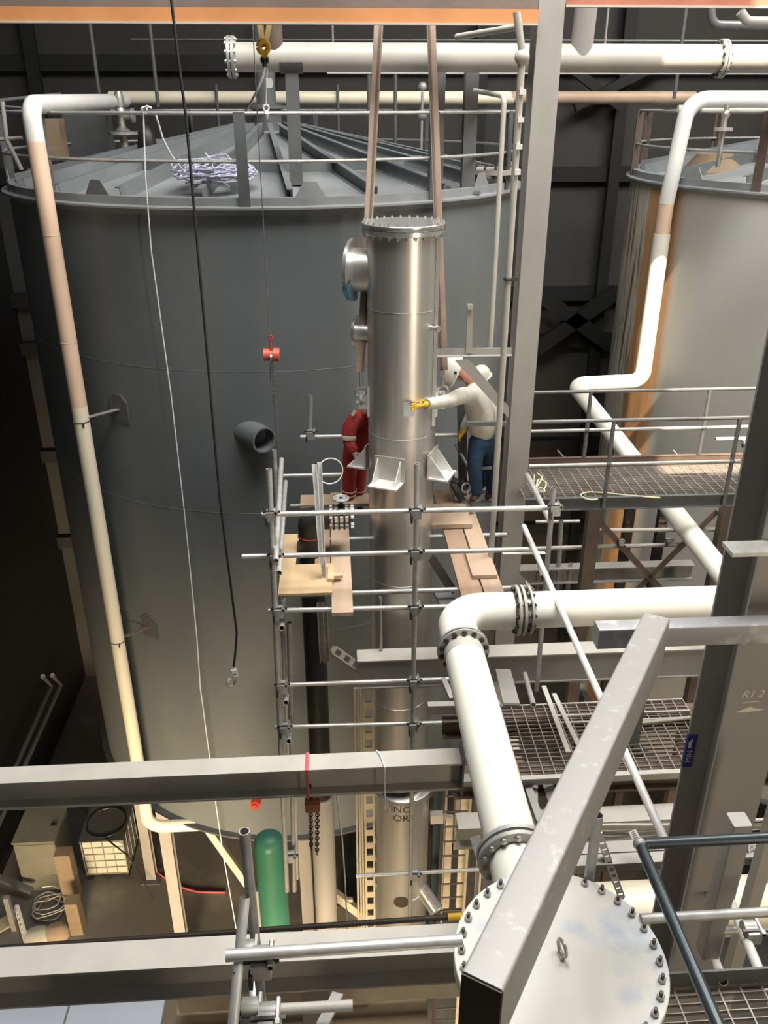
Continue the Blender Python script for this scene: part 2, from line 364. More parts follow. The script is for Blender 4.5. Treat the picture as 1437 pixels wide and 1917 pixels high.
# weld seams, nozzle and pads of the near tank
for zz in (-2.9, -4.8, -6.7, -8.6):
    make('seam', MB().lathe([(TR-.004, zz-.006), (TR+.003, zz), (TR-.004, zz+.006)], V((T1X, T1Y, 0)), n=128), K['tank'], t1)
p = on_tank(470, 812); d = V((.75, -1, 0)).normalized()
nz = make('nozzle', MB().tube([p-d*.25, p+d*.30], .165, 32, hollow=.022), K['tank'], t1)
make('nozzle_rust', MB().lathe([(.001, .02), (.142, .02)], p, d, n=32), K['rust'], nz)
make('nozzle_pad', MB().lathe([(.165, .0), (.30, .0), (.30, .012), (.165, .012)], p-d*.05, V((p.x-T1X, p.y-T1Y, 0)), n=32), K['tank'], nz)
for px, py in ((224, 765), (281, 1172)):
    p = on_tank(px, py); nrm = V((p.x-T1X, p.y-T1Y, 0)).normalized(); e = nrm.cross(V((0, 0, 1))); u = V((0, 0, 1)); q = p+nrm*.012
    make('bracket_pad', MB().poly([q-e*.15-u*.17, q+e*.15-u*.17, q+e*.15+u*.10, q+e*.06+u*.19, q-e*.06+u*.19, q-e*.15+u*.10], .02, nrm), K['steel_dk'], t1)
# lower level red valve cap on the shell
p = on_tank(481, 1494); nrm = V((p.x-T1X, p.y-T1Y, 0)).normalized()
make('red_cap', MB().cyl(p-nrm*.05, p+nrm*.16, .075, 20).cyl(p+nrm*.16, p+nrm*.2, .05, 12), K['red'], t1)
# legs that carry the tanks
for k in range(8):
    a = (-88, -42, 3, 50, 95, 140, 185, 230)[k]
    for pol, cx in ((pol1, T1X), (pol2, 8.5)):
        b0, b1 = pol(a, TR-.25, ZF+.03), pol(a, TR-.25, ZB)
        lb = thing('tank_leg', '', 'leg', V((b0.x, b0.y, ZF)))
        make('shaft', MB().ibeam(b0, b1, .2, .2), K['steel'], lb)
        make('foot_plate', MB().box(b0-V((0, 0, .015)), (.42, .42, .03)), K['steel_dk'], lb)
        lb['label'] = ('grey steel leg carrying the ' + ('streaked right tank' if cx > 1 else 'large grey near tank') + ' above the floor')
        lb['group'] = 'legs under the ' + ('right tank' if cx > 1 else 'near tank')
# ================================================================ fittings shared by many things
def flange(parent, c, ax, R, th, mt, nb=12, bmt=None, br=.011, face=1, gap=0, rb=None, name='flange'):
    """bolted flange pair: two discs either side of c and one child mesh per bolt"""
    c = P3(c); ax = ax.normalized(); m = MB()
    for s_ in (-1, 1):
        a = c+ax*s_*(gap/2); m.lathe([(.001, 0), (R, 0), (R, th*.9), (R-.004, th), (.001, th)], a, ax*s_, n=40)
    make(name, m, mt, parent); sd, u = frame(ax); rb = rb or R*.86
    for k in range(nb):
        t = 2*math.pi*(k+.5)/nb; q = c+(sd*math.cos(t)+u*math.sin(t))*rb; L = th+gap/2+.022
        b = MB().cyl(q-ax*L, q+ax*L, br, 8); e = th+gap/2
        for s_ in (-1, 1): b.cyl(q+ax*s_*e, q+ax*s_*(e+.014), br*1.75, 6)
        make('bolt', b, bmt or K['bolt'], parent, ang=25)
def pipe(name, label, pts, r, mt, bend=.3, cat='pipe', group=None, n=28, nb=10):
    return solo(name, MB().tube(fillet(pts, bend, nb), r, n), mt, label, cat, group)
def coupler(p, label, grp='couplers on the scaffold tubes', ax=V((1, 0, 0)), s=1.0):
    p = P3(p); k = thing('scaffold_coupler', label, 'coupler', p-V((0, 0, .035*s)), grp); sd, u = frame(ax)
    make('clamp_body', MB().tube([p-ax*.028*s, p+ax*.028*s], .034*s, 12).box(p+V((0, -.03*s, 0)), (.06*s, .05*s, .06*s)), K['galvd'], k)
    make('clamp_nut', MB().cyl(p+V((.03, -.06, .03))*s, p+V((.03, .03, .03))*s, .008*s, 6).cyl(p+V((.03, -.06, .03))*s, p+V((.03, -.042, .03))*s, .014*s, 6), K['zbolt'], k)
    make('clamp_flap', MB().box(p+V((-.03, -.045, -.025))*s, (.012*s, .05*s, .05*s)).bar(p+V((-.05, -.035, .03))*s, p+V((.055, -.035, .03))*s, .012*s, .012*s), K['bolt'], k)
    return k
def stube(label, a, b, r=.0242, mt='galv', grp=None, cat='scaffold tube', name='scaffold_tube', n=14):
    return solo(name, MB().tube([P3(a), P3(b)], r, n, hollow=.004), K[mt], label, cat, grp)
# ================================================================ columns and beams
def icolumn(name, label, x0, x1, yf, yr, z0, z1, mt, tf=.02):
    cx, cy = (x0+x1)/2, (yf+yr)/2; t = thing(name, label, 'column', V((cx, cy, z0)))
    make('front_flange', MB().bx(x0, x1, yf, yf+tf, z0, z1), mt, t)
    make('rear_flange', MB().bx(x0, x1, yr-tf, yr, z0, z1), mt, t)
    make('web', MB().bx(cx-.007, cx+.007, yf+tf, yr-tf, z0, z1), mt, t)
    return t
gc = icolumn('steel_column', 'tall grey steel column standing right of the white shirted worker', 1.925, 2.165, 8.7, 8.98, ZF, 6.5, K['steel'])
rc = icolumn('steel_column', 'thick grey steel column at the right edge carrying a blue sticker', 2.343, 2.71, 4.0, 4.40, ZF, 6.5, K['steel'])
# sticker and chalk marks on the right column
def text_mesh(body, size, mt, place, parent, name='lettering', th=0.0):
    cu = bpy.data.curves.new(name, 'FONT'); cu.body = body; cu.size = size; cu.align_x = 'CENTER'; cu.align_y = 'CENTER'; cu.resolution_u = 3
    ob = bpy.data.objects.new(name, cu); COL.objects.link(ob); dg = bpy.context.evaluated_depsgraph_get(); me = bpy.data.meshes.new_from_object(ob.evaluated_get(dg))
    vs = [place(v.co.x, v.co.y) for v in me.vertices]; fs = [tuple(p.vertices) for p in me.polygons]
    bpy.data.objects.remove(ob); m = MB(); m.add(vs, fs); return make(name, m, mt, parent, smooth=False)
sp0, sp1 = aY(1291, 1376, 4.375), aY(1271, 1436, 4.375)
st = thing('sticker', 'dark blue sticker with white letters on the right column edge', 'sticker', V((2.3422, 4.39, sp1.z)))
make('backing', MB().bx(2.343, 2.3405, 4.375, 4.40, sp1.z, sp0.z).bx(2.341, 2.405, 4.372, 4.3785, sp1.z, sp0.z), K['blue'], st)
zc_ = (sp0.z+sp1.z)/2
text_mesh('MIN', .06, K['pwhite'], lambda x, y: V((2.372+y*-1, 4.3712, zc_-.045+x)), st)
make('arrow', MB().add([V((2.350, 4.3712, zc_+.03)), V((2.372, 4.3712, zc_+.03)), V((2.376, 4.3712, zc_+.115)), V((2.348, 4.3712, zc_+.08))], [(0, 1, 2, 3)]), K['pwhite'], st)
pc = aY(1410, 1300, 4.0)
text_mesh('R1 2', .075, K['chalk'], lambda x, y: V((pc.x+x+.25*y, 3.9985, pc.z+y)), rc, 'chalk_mark')
make('chalk_mark', MB().add([V((pc.x+a, 3.9985, pc.z+b)) for a, b in ((-.06, -.055), (.05, -.05), (.05, -.056), (-.06, -.061), (-.09, -.13), (.0, -.09), (.02, -.105), (.09, -.115), (.09, -.12), (-.02, -.135))], [(0, 1, 2, 3), (4, 5, 6), (4, 6, 7, 8, 9)]), K['chalk'], rc, smooth=False)
for (x, y, X) in ((1322, 1668, 2.45), ): pass
p = aY(1333, 1672, 3.99)
solo('steel_lug', MB().bx(p.x-.06, p.x+.07, 3.88, 4.0, p.z-.006, p.z+.006), K['steel'], 'small grey plate lug sticking out low on the right column', 'lug')
p0, p1 = aY(1353, 1020, 3.98), aY(1436, 1016, 3.98)
solo('channel_bracket', MB().bx(p0.x, p1.x+.1, 3.86, 3.998, p0.z-.012, p0.z+.012), K['galv'], 'pale steel angle bracket fixed across the right column upper part', 'bracket')
# rails of beams overhead
zb = aY(500, 44, 8.75).z
t = thing('steel_beam', 'overhead grey brown beam with an orange lower flange crossing the top left', 'beam', V((-2.5, 8.75, zb)))
make('web', MB().bx(-9, 1.92, 8.70, 8.72, zb+.10, zb+.55), K['beamg'], t)
make('lower_angle', MB().bx(-9, 1.92, 8.66, 8.675, zb, zb+.115).bx(-9, 1.92, 8.66, 8.88, zb, zb+.012), K['orange'], t)
make('edge_lip', MB().bx(-9, 1.92, 8.645, 8.66, zb-.012, zb+.004), K['beamw'], t)
zb2 = aY(1250, 13, 8.75).z
t = thing('steel_beam', 'overhead red oxide beam crossing the top right corner', 'beam', V((5, 8.75, zb2)))
make('web', MB().ibeam(V((2.17, 8.78, zb2+.15)), V((9, 8.78, zb2+.15)), .18, .30), K['redox'], t)
make('edge_lip', MB().bx(2.17, 9, 8.675, 8.69, zb2-.012, zb2+.006), K['beamw'], t)
# open floor beams of the operating level
def floorbeam(label, pa, pb, Y, wd, h, mt, endplate=True):
    a, b = aY(pa[0], pa[1], Y), aY(pb[0], pb[1], Y); z = (a.z+b.z)/2
    a.z = b.z = z-h/2; a.x -= 1.5
    t = thing('steel_beam', label, 'beam', V(((a.x+b.x)/2, Y, z-h)))
    make('top_flange', MB().bx(a.x, b.x, Y-wd/2, Y+wd/2, z-.014, z), mt, t)
    make('web', MB().bx(a.x, b.x, Y-.005, Y+.005, z-h+.014, z-.014), mt, t)
    make('bottom_flange', MB().bx(a.x, b.x, Y-wd/2, Y+wd/2, z-h, z-h+.014), mt, t)
    if endplate: make('end_plate', MB().bx(b.x, b.x+.014, Y-wd/2-.02, Y+wd/2+.02, z-h-.05, z+.05), K['steel_dk'], t)
    return t, z
fb1, Z1 = floorbeam('grey open floor beam with a red strap tied round it, crossing the lower left', (0, 1452), (862, 1414), 4.72, .165, .25, K['beamw'])
fb2, Z2 = floorbeam('grey open floor beam nearest the bottom edge behind the clamped tube', (0, 1797), (900, 1756), 3.27, .185, .27, K['beamw'], False)
# deep beam right under the column
za = aY(760, 1213, 7.7).z; xa, xb = aY(668, 1225, 7.6).x, aY(1400, 1215, 7.6).x
t = thing('steel_beam', 'wide pale grey beam running behind the white pipe under the stainless column', 'beam', V(((xa+xb)/2, 7.6, za-.37)))
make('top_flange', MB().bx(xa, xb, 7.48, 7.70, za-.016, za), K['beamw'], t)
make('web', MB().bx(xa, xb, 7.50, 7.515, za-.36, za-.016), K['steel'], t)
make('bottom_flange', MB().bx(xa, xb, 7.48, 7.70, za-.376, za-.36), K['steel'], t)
# ================================================================ overhead pipes
PT = aY(720, 108, 10.85); zp = PT.z
t = thing('process_pipe', 'thick pale pipe with a bolted blind end running overhead across the tank roof', 'pipe', V((2.5, 10.85, zp-.15)))
xl = aY(437, 108, 10.85).x; xf = aY(1350, 108, 10.85).x
make('pipe_wall', MB().tube([V((xl, 10.85, zp)), V((9, 10.85, zp))], .15, 36), K['beamw'], t)
flange(t, V((xl-.02, 10.85, zp)), V((1, 0, 0)), .215, .035, K['galvd'], 12, K['zbolt'], .013, gap=.012)
flange(t, V((xf, 10.85, zp)), V((1, 0, 0)), .205, .03, K['beamw'], 12, K['bolt'], .012, gap=.01)
for px, mt in ((511, K['brown']), (1093, K['steel'])):
    x = aY(px, 60, 10.75).x
    make('branch_stub', MB().tube([V((x, 10.82, zp+.05)), V((x, 10.78, zp+.30)), V((x, 10.70, zp+.9))], .125 if px > 900 else .10, 24), mt, t)
xs = aY(553, 300, 10.85).x
t = thing('pipe_support', 'dark grey post on the tank roof holding up the thick pale pipe, left one', 'post', V((xs, 10.85, roofz(3.0))))
make('post', MB().bx(xs-.075, xs+.075, 10.78, 10.92, roofz(2.8)+.0, zp-.15), K['steel_dk'], t)
make('saddle', MB().lathe([(.152, -.13), (.163, -.13), (.163, .13), (.152, .13)], V((xs, 10.85, zp)), V((1, 0, 0)), n=20, a0=200, a1=340), K['steel_dk'], t)
for px, wd, rr, lb in ((878, .16, 2.6, 'broad dark grey post on the right of the tank roof under the thick pale pipe'), (822, .10, 2.2, 'slim dark grey post on the tank roof beside the right brown strap')):
    x = aY(px, 250, 11.3).x; r_ = math.hypot(x-T1X, 11.3-T1Y)
    t = thing('pipe_support', lb, 'post', V((x, 11.3, roofz(r_))))
    make('post', MB().ibeam(V((x, 11.3, roofz(r_)-.02)), V((x, 11.3, zp+.1)), wd, .16, up=V((0, 1, 0))), K['steel_dk'], t)
    make('foot_plate', MB().box(V((x, 11.3, roofz(r_)+.01)), (.3, .3, .03)), K['steel_dk'], t)
YB = 16.2
zr_ = aY(500, 183, YB).z
pipe('process_pipe', 'pale pipe crossing behind the tank roof vent', [(205, 183, YB), V((aY(960, 183, YB).x, YB, zr_))], .105, K['cream'])
pipe('process_pipe', 'brownish pipe at roof level between the two tanks', [(955, 183, YB), V((aY(1300, 184, YB).x, YB, zr_))], .105, mat('tan_pipe', (.40, .29, .21), .5, 0, .1, 3))
for px, lb in ((407, 'left'), (632, 'right')):
    q = aY(px, 183, YB); rz_ = roofz(math.hypot(q.x-T1X, YB-T1Y))
    t = thing('pipe_support', 'thin dark pipe stand on the far roof, '+('nearer the coiled rope' if lb == 'left' else 'right of the roof vent'), 'stand', V((q.x, YB, rz_)))
    make('post', MB().cyl(V((q.x, YB-.13, rz_)), V((q.x, YB-.13, zr_+.2)), .025, 10), K['steel_dk'], t)
    make('clamp', MB().torus(V((q.x, YB, zr_)), .12, .018, V((1, 0, 0)), 18, 6), K['steel_dk'], t)
    make('foot_plate', MB().box(V((q.x, YB-.13, rz_+.01)), (.25, .25, .02)), K['beamw'], t)
solo('handrail_tube', MB().cyl(aY(612, 136, 14.0), V((10, 14.0, aY(1300, 136, 14.0).z)), .022, 10), K['pwhite'], 'thin bright tube running just below the thick overhead pipe', 'tube')
solo('conduit', MB().cyl(aY(245, 74, 16.5), V((10, 16.5, aY(1300, 76, 16.5).z)), .02, 8), K['rail'], 'thin grey conduit line above the thick overhead pipe on the far side', 'conduit')
for px, y0, y1, lb in ((168, 44, 190, 'hanger rod left of the roof valve by the dark wall'), (283, 75, 200, 'dark hanger post above the tied white rope'), (622, 44, 84, 'pair of thin grey rods above the thick pipe'), (690, 140, 215, 'thin dark rod left of the left brown strap'), (740, 136, 240, 'thin dark hanger rod between the two brown straps'), (1138, 18, 82, 'thin pale hanger rod right of the grey branch stub'), (1268, 135, 185, 'short dark hanger above the right tank elbow')):
    q = aY(px, y0, 15.2); q2 = aY(px, y1, 15.2)
    if y0 < 100: q.z = 7.2
    elif px == 1268: q.z = 7.2
    elif y1 > 186: q2.z = min(q2.z, roofz(min(TR, math.hypot(q.x-T1X, 15.2-T1Y))))
    solo('hanger_rod', MB().cyl(V((q.x, 15.2, q.z)), V((q.x, 15.2, q2.z)), .03 if 'dark' in lb else .018, 8), K['steel_dk'] if 'dark' in lb else K['steel'], lb, 'rod')
pipe('conduit', 'pale bent pipe in the top right corner', [(1385, 22, 12.5), (1398, 40, 12.5), (1500, 42, 12.5)], .06, K['steel'], .12)
pipe('conduit', 'dull grey bent pipe behind the pale one in the top right corner', [(1330, 15, 14), (1334, 46, 14), (1500, 50, 14)], .06, K['rail'], .15)
# ================================================================ long white down pipes
YL = 10.4; xp = aY(148, 760, YL).x; zt = aY(60, 196, YL).z; zbm = aY(300, 1547, YL).z
t = thing('drain_pipe', 'long white pipe, part tinted for shade, dropping down the left side of the near tank', 'pipe', V((xp, YL, zbm-.1)))
def zat(y): return aY(148, y, YL).z
zA, zB_ = aY(68, 265, YL).z, aY(148, 760, YL).z
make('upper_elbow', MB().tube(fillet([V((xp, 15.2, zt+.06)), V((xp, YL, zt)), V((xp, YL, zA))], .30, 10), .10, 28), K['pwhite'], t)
make('pink_shade_section', MB().tube([V((xp, YL, zA)), V((xp, YL, zB_))], .10, 28), K['peach'], t)  # pink stretch: band of shade put into the pipe colour
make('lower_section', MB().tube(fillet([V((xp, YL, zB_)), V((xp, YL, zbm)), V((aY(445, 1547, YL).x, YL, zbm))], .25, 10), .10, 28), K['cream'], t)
for y in (440, 640): make('weld_ring', MB().torus(V((xp, YL, aY(100, y, YL).z)), .100, .004, n=28, m=6), K['peach'], t)
for (px, py), (qx, qy) in (((224, 765), (163, 783)), ((281, 1172), (232, 1195))):
    a = on_tank(px, py); b = V((xp+.03, YL, aY(qx, qy, YL).z)); b.z = min(b.z, a.z)
    k = thing('pipe_bracket', 'flat grey arm from the tank wall to the long left pipe, '+('upper one' if py < 900 else 'lower one'), 'bracket', b)
    make('arm', MB().bar(a, b, .012, .07, V((0, -1, 0))) if False else MB().bar(a, b, .07, .012), K['steel'] if py < 900 else K['brown'], k)
    make('pipe_clip', MB().torus(V((xp, YL, b.z-.03)), .103, .008, n=24, m=6), K['rail'], k)
    make('clip_nut', MB().box(V((xp+.045, YL-.1, b.z-.06)), (.015, .02, .05)), K['black'], k)
Y2 = 12.45
t = thing('drain_pipe', 'white pipe dropping down the face of the streaked right tank then turning left', 'pipe', V((4.7, Y2, -4.0)))
x2 = aY(1222, 560, Y2).x; zt2 = aY(1330, 186, Y2).z; zm = aY(1205, 714, Y2).z; za_, zb_ = aY(1240, 382, Y2).z, aY(1235, 438, Y2).z
make('upper_elbow', MB().tube(fillet([V((9.5, Y2, zt2)), V((x2+.12, Y2, zt2)), V((x2, Y2, za_))], .28, 10), .107, 28), K['pwhite'], t)
make('tan_shade_section', MB().tube([V((x2, Y2, za_)), V((x2, Y2, zb_))], .107, 28), K['peach'], t)  # tan stretch: shadow on the white pipe, painted as colour
make('lower_section', MB().tube(fillet([V((x2, Y2, zb_)), V((x2, Y2, zm)), aY(1074, 720, Y2), aY(1342, 1062, 7.9), aY(1400, 1136, 7.3)], .17, 10), .12, 28), K['white'], t)
solo('process_pipe', MB().tube([V((4.9, Y2+.35, zt2-.12)), V((9.5, Y2+.35, zt2-.12))], .05, 16), K['cream'], 'thin cream pipe just under the pipe at the top of the right tank', 'pipe')
# ================================================================ big white foreground pipe
ZW, YW, XW, RW = -3.85, 6.0, .955, .155
t = thing('process_pipe', 'thick glossy white pipe with an elbow, coming forward to the round vessel', 'pipe', V((XW, 5, ZW-RW)))
make('cross_run', MB().tube([V((XW+.56, YW, ZW)), V((4.3, YW, ZW))], RW, 44), K['white'], t)
make('elbow', MB().tube(fillet([V((XW+.50, YW, ZW)), V((XW, YW, ZW)), V((XW, YW-.52, ZW))], .38, 14), RW*1.02, 44), K['white'], t)
make('forward_run', MB().tube([V((XW, YW-.56, ZW)), V((XW, 3.42, ZW))], RW, 44), K['white'], t)
make('neck', MB().tube([V((XW, YW-.56, ZW)), V((XW, YW-.68, ZW))], RW*1.015, 44), K['beamw'], t)
flange(t, V((XW+.555, YW, ZW)), V((1, 0, 0)), .215, .024, K['beamw'], 12, K['bolt'], .012, gap=.02)
flange(t, V((XW+.64, YW, ZW)), V((1, 0, 0)), .205, .010, K['beamw'], 12, K['bolt'], .010)
flange(t, V((XW, YW-.545, ZW)), V((0, 1, 0)), .205, .02, K['galvd'], 14, K['bolt'], .012, gap=.012)
flange(t, V((XW, 3.43, ZW)), V((0, 1, 0)), .215, .03, K['galvd'], 14, K['zbolt'], .011, gap=.02)
# ================================================================ round vessel with a bolted lid
LX, LY, LZ, LR = .945, 2.50, -3.45, .475
t = thing('round_vessel', 'pale round vessel with a flat lid bolted all round, nearest the camera', 'vessel', V((LX, LY, ZF)))
lidm = mat('pale_vessel_paint', (.62, .61, .56), .42, 0, .03, 2.6, col2=(.40, .46, .57), thr=(.50, .66))
make('body', MB().lathe([(.36, ZF-LZ), (.36, -.10)], V((LX, LY, LZ)), n=64), K['cream'], t)
make('body_flange', MB().lathe([(.36, -.075), (LR, -.075), (LR, -.038), (.36, -.038)], V((LX, LY, LZ)), n=72), K['beamw'], t)
make('lid', MB().lathe([(.001, -.034), (LR-.004, -.034), (LR, -.03), (LR, -.004), (LR-.004, 0), (.001, 0)], V((LX, LY, LZ)), n=96), lidm, t)
make('side_nozzle', MB().tube([V((XW, 3.38, ZW)), V((XW, LY+.3, ZW))], RW, 36), K['white'], t)
for k in range(32):
    a = 2*math.pi*(k+.35)/32; q = V((LX+(LR-.035)*math.cos(a), LY+(LR-.035)*math.sin(a), LZ))
    sb = MB().lathe([(.001, -.12), (.009, -.12), (.009, .042), (.001, .042)], q, n=8); sb.cur = 1; sb.lathe([(.001, .001), (.0185, .001), (.0185, .016), (.012, .019), (.001, .019)], q, n=6); make('stud_bolt', sb, [K['bolt'], K['zbolt']], t, ang=25)
q = aZ(1050, 1790, LZ)
make('lifting_eye', MB().torus(q+V((0, 0, .055)), .036, .009, V((1, .25, 0)), 24, 8).box(q+V((0, 0, .008)), (.02, .05, .016)), K['zbolt'], t)
# elbow with flanges on the left of the vessel
t = thing('process_pipe', 'broad white elbow with a heavy bolted flange pair at the bottom edge', 'pipe', V((.2, 2.1, -4.05)))
ZE = -3.80; YE = 2.05; RE = .25
make('elbow', MB().tube(fillet([V((LX-.2, YE, ZE)), V((-.18, YE, ZE)), V((-.18, YE, ZE-1.6))], .40, 14), RE, 44), K['white'], t)
xfl = aY(786, 1890, YE).x
flange(t, V((xfl, YE, ZE)), V((1, 0, 0)), .33, .032, K['white'], 14, K['galvd'], .016, gap=.02, rb=.295)
# ================================================================ hollow section beams in front
HD = 2.4
na, nb_ = aZ(862, 1818, -HD), aZ(944, 1852, -HD); fa, fb_ = aZ(1204, 1147, -HD), aZ(1254, 1157, -HD)
na2, nb2 = (na+nb_)/2, (fa+fb_)/2; wd = ((fb_-fa).length+(nb_-na).length)/2
speck = mat('dusty_weathered_steel', (.36, .355, .345), .5, .1, .06, 14, col2=(.50, .495, .485), thr=(.57, .70), bump=.1)
hb = thing('hollow_beam', 'dusty grey square beam slanting across in front of the round vessel', 'beam', V((na2.x, na2.y, -HD-.13)))
make('beam_wall', MB().rbar(na2-V((0, 0, .15)), nb2-V((0, 0, .15)), wd, .30, .012), speck, hb)
e = (nb2-na2).normalized(); sdd = e.cross(V((0, 0, 1))).normalized()
make('end_plate', MB().bar(na2-V((0, 0, .152))-e*.008, na2-V((0, 0, .152))-e*.0005, wd-.006, .29), K['dbrown'], hb)  # dark cover on the beam end, its shade put into the colour
ca = aZ(1122, 1181, -HD-.135); cb_ = aZ(1500, 1166, -HD-.135)
rustw = mat('scuffed_galvanised', (.36, .36, .38), .45, .3, .15, 6, col2=(.66, .66, .67), thr=(.52, .70), bump=.1)
m = MB().rbar(V((ca.x, ca.y+.05, -HD-.135-.06)), V((cb_.x+.3, ca.y+.05, -HD-.135-.06)), .10, .125, .008)
solo('hollow_beam', m, [rustw], 'scuffed rectangular beam running right from under the slanting beam, across the column', 'beam')
# ================================================================ stainless column hanging in its slings
CX, CY, CR = .705, 8.45, .355; c0 = V((CX, CY, 0)); ZT = -1.0
t = thing('stainless_column', 'tall shiny stainless steel column hanging upright between the two workers', 'column', V((CX, CY, -7.88)))
colm = K['stain']
make('shell', MB().lathe([(CR-.012, -7.88), (CR, -7.88), (CR, ZT-.09), (CR-.012, ZT-.09)], c0, n=96), colm, t)
make('body_flange', MB().lathe([(CR, ZT-.095), (.40, ZT-.095), (.405, ZT-.09), (.405, ZT-.052), (CR-.02, ZT-.052)], c0, n=96), K['stain2'], t)
make('cover', MB().lathe([(.001, ZT-.045), (.402, ZT-.045), (.405, ZT-.04), (.405, ZT-.005), (.40, ZT), (.001, ZT)], c0, n=96), K['stain2'], t)
for k in range(28):
    a = 2*math.pi*k/28; q = V((CX+.382*math.cos(a), CY+.382*math.sin(a), 0))
    make('stud_bolt', MB().cyl(q+V((0, 0, ZT-.13)), q+V((0, 0, ZT+.022)), .007, 6).cyl(q+V((0, 0, ZT)), q+V((0, 0, ZT+.014)), .013, 6).cyl(q+V((0, 0, ZT-.108)), q+V((0, 0, ZT-.095)), .013, 6), K['stain2'], t, ang=25)
for y in (588, 825, 1100, 1330):
    z = aY(750, y, CY-CR).z; make('weld_seam', MB().torus(V((CX, CY, z)), CR, .0035, n=72, m=5), K['stain2'], t)
def cdir(deg): a = math.radians(deg); return V((math.sin(a), -math.cos(a), 0))
zl0 = aY(708, 918, CY-CR-.2).z; zl1 = zl0+.27
for deg in (-25, 65, 155, 245):
    d = cdir(deg); e = d.cross(V((0, 0, 1))); u = V((0, 0, 1)); b = c0+d*CR+V((0, 0, zl0))
    lg = make('support_lug', MB().poly([b-e*.17, b+e*.17, b+e*.17+u*.27, b-e*.17+u*.27], .012, d), K['beamw'], t)
    make('base_plate', MB().poly([b-e*.16, b+e*.16, b+e*.16+d*.22, b-e*.16+d*.22], .016, u), K['alu'], lg)
    for s_ in (-1, 1):
        g = b+e*s_*.125; make('gusset', MB().poly([g, g+d*.21, g+d*.17+u*.04, g+d*.02+u*.24, g+u*.24], .012, e), K['alu'], lg)
zn = aY(655, 505, 8.6).z; d = V((-1, .35, 0)).normalized()
nz = make('nozzle', MB().tube([c0+d*.25+V((0, 0, zn)), c0+d*.52+V((0, 0, zn))], .21, 36), K['stain'], t)
make('nozzle_flange', MB().lathe([(.001, 0), (.30, 0), (.30, .035), (.22, .05), (.10, .085), (.001, .09)], c0+d*.50+V((0, 0, zn)), d, n=44), K['stain2'], nz)
make('blue_film', MB().lathe([(.19, -.012), (.306, -.012), (.306, .042), (.19, .058)], c0+d*.50+V((0, 0, zn)), d, n=20, a0=205, a1=285), K['bfilm'], nz)
zn = aY(655, 622, 8.6).z
nz = make('nozzle', MB().tube([c0+d*.25+V((0, 0, zn)), c0+d*.48+V((0, 0, zn))], .10, 28), K['stain'], t)
make('nozzle_flange', MB().lathe([(.001, 0), (.165, 0), (.165, .03), (.001, .04)], c0+d*.47+V((0, 0, zn)), d, n=32), K['stain2'], nz)
d = cdir(45); q = c0+d*(CR-.02)+V((0, 0, aY(805, 613, 8.2).z))
make('small_nozzle', MB().cyl(q, q+d*.10, .02, 12).cyl(q+d*.10, q+d*.125, .035, 14), K['stain2'], t)
ph = aY(765, 764, CY-CR); q = V((ph.x, 0, 0)); yy = CY-math.sqrt(CR**2-(ph.x-CX)**2)
make('name_plate_frame', MB().bx(ph.x-.055, ph.x+.055, yy-.035, yy-.028, ph.z-.075, ph.z+.075).bx(ph.x-.05, ph.x-.04, yy-.03, yy+.01, ph.z-.06, ph.z+.06).bx(ph.x+.04, ph.x+.05, yy-.03, yy+.01, ph.z-.06, ph.z+.06), K['stain2'], t)
for px, sx in ((676, -1), (831, 1)):
    z = aY(px, 748, CY).z; xx = CX+sx*CR
    make('lifting_lug', MB().bx(xx-sx*.02, xx+sx*.10, CY-.012, CY+.012, z-.10, z+.10), K['stain2'], t)
    make('lug_pad', MB().bx(xx-sx*.03, xx+sx*.012, CY-.09, CY+.09, z-.16, z+.16), K['stain2'], t)
d = cdir(58); q = c0+d*(CR+.012)
make('guide_bar', MB().bar(q+V((0, 0, -3.0)), q+V((0, 0, ZT-.10)), .035, .03, V((0, -1, 0))), K['stain2'], t)
# brown flat lifting bars with hook and shackle
for pts, lb, sx in ((((702, 40, 9.05), (676, 400, 8.5), (671, 690, CY)), 'left', -1), (((808, 40, 9.05), (823, 400, 8.5), (829, 660, CY)), 'right', 1)):
    P = [P3(p) for p in pts]; P[2].x = CX+sx*(CR+.075); top = P[0]+(P[0]-P[1])*.9
    z = aY(676, 748, CY).z; bot = V((P[2].x, CY, z+.30))
    s_ = thing('lifting_bar', 'long brown flat lifting bar on the %s side of the stainless column' % lb, 'lifting gear', V((bot.x, CY, z)))
    make('bar', MB().bar(top, bot, .085, .02, V((0, -1, 0))), K['strap'], s_)
    make('bar_rib', MB().bar(top+V((-sx*.02, -.016, 0)), bot+V((-sx*.02, -.016, 0)), .018, .02, V((0, -1, 0))), K['brown'], s_)
    make('hook', MB().tube([bot+V((0, 0, -a)) for a in (0, .09, .17)], [.014, .016, .018], 10).torus(V((bot.x, CY, z+.08)), .055, .015, V((0, 1, 0)), 16, 8), K['zbolt'], s_)
    make('shackle', MB().torus(V((bot.x, CY, z+.0)), .05, .014, V((1, 0, 0)), 18, 8).cyl(V((bot.x-.05, CY, z-.03)), V((bot.x+.05, CY, z-.03)), .016, 8), K['galvd'], s_)
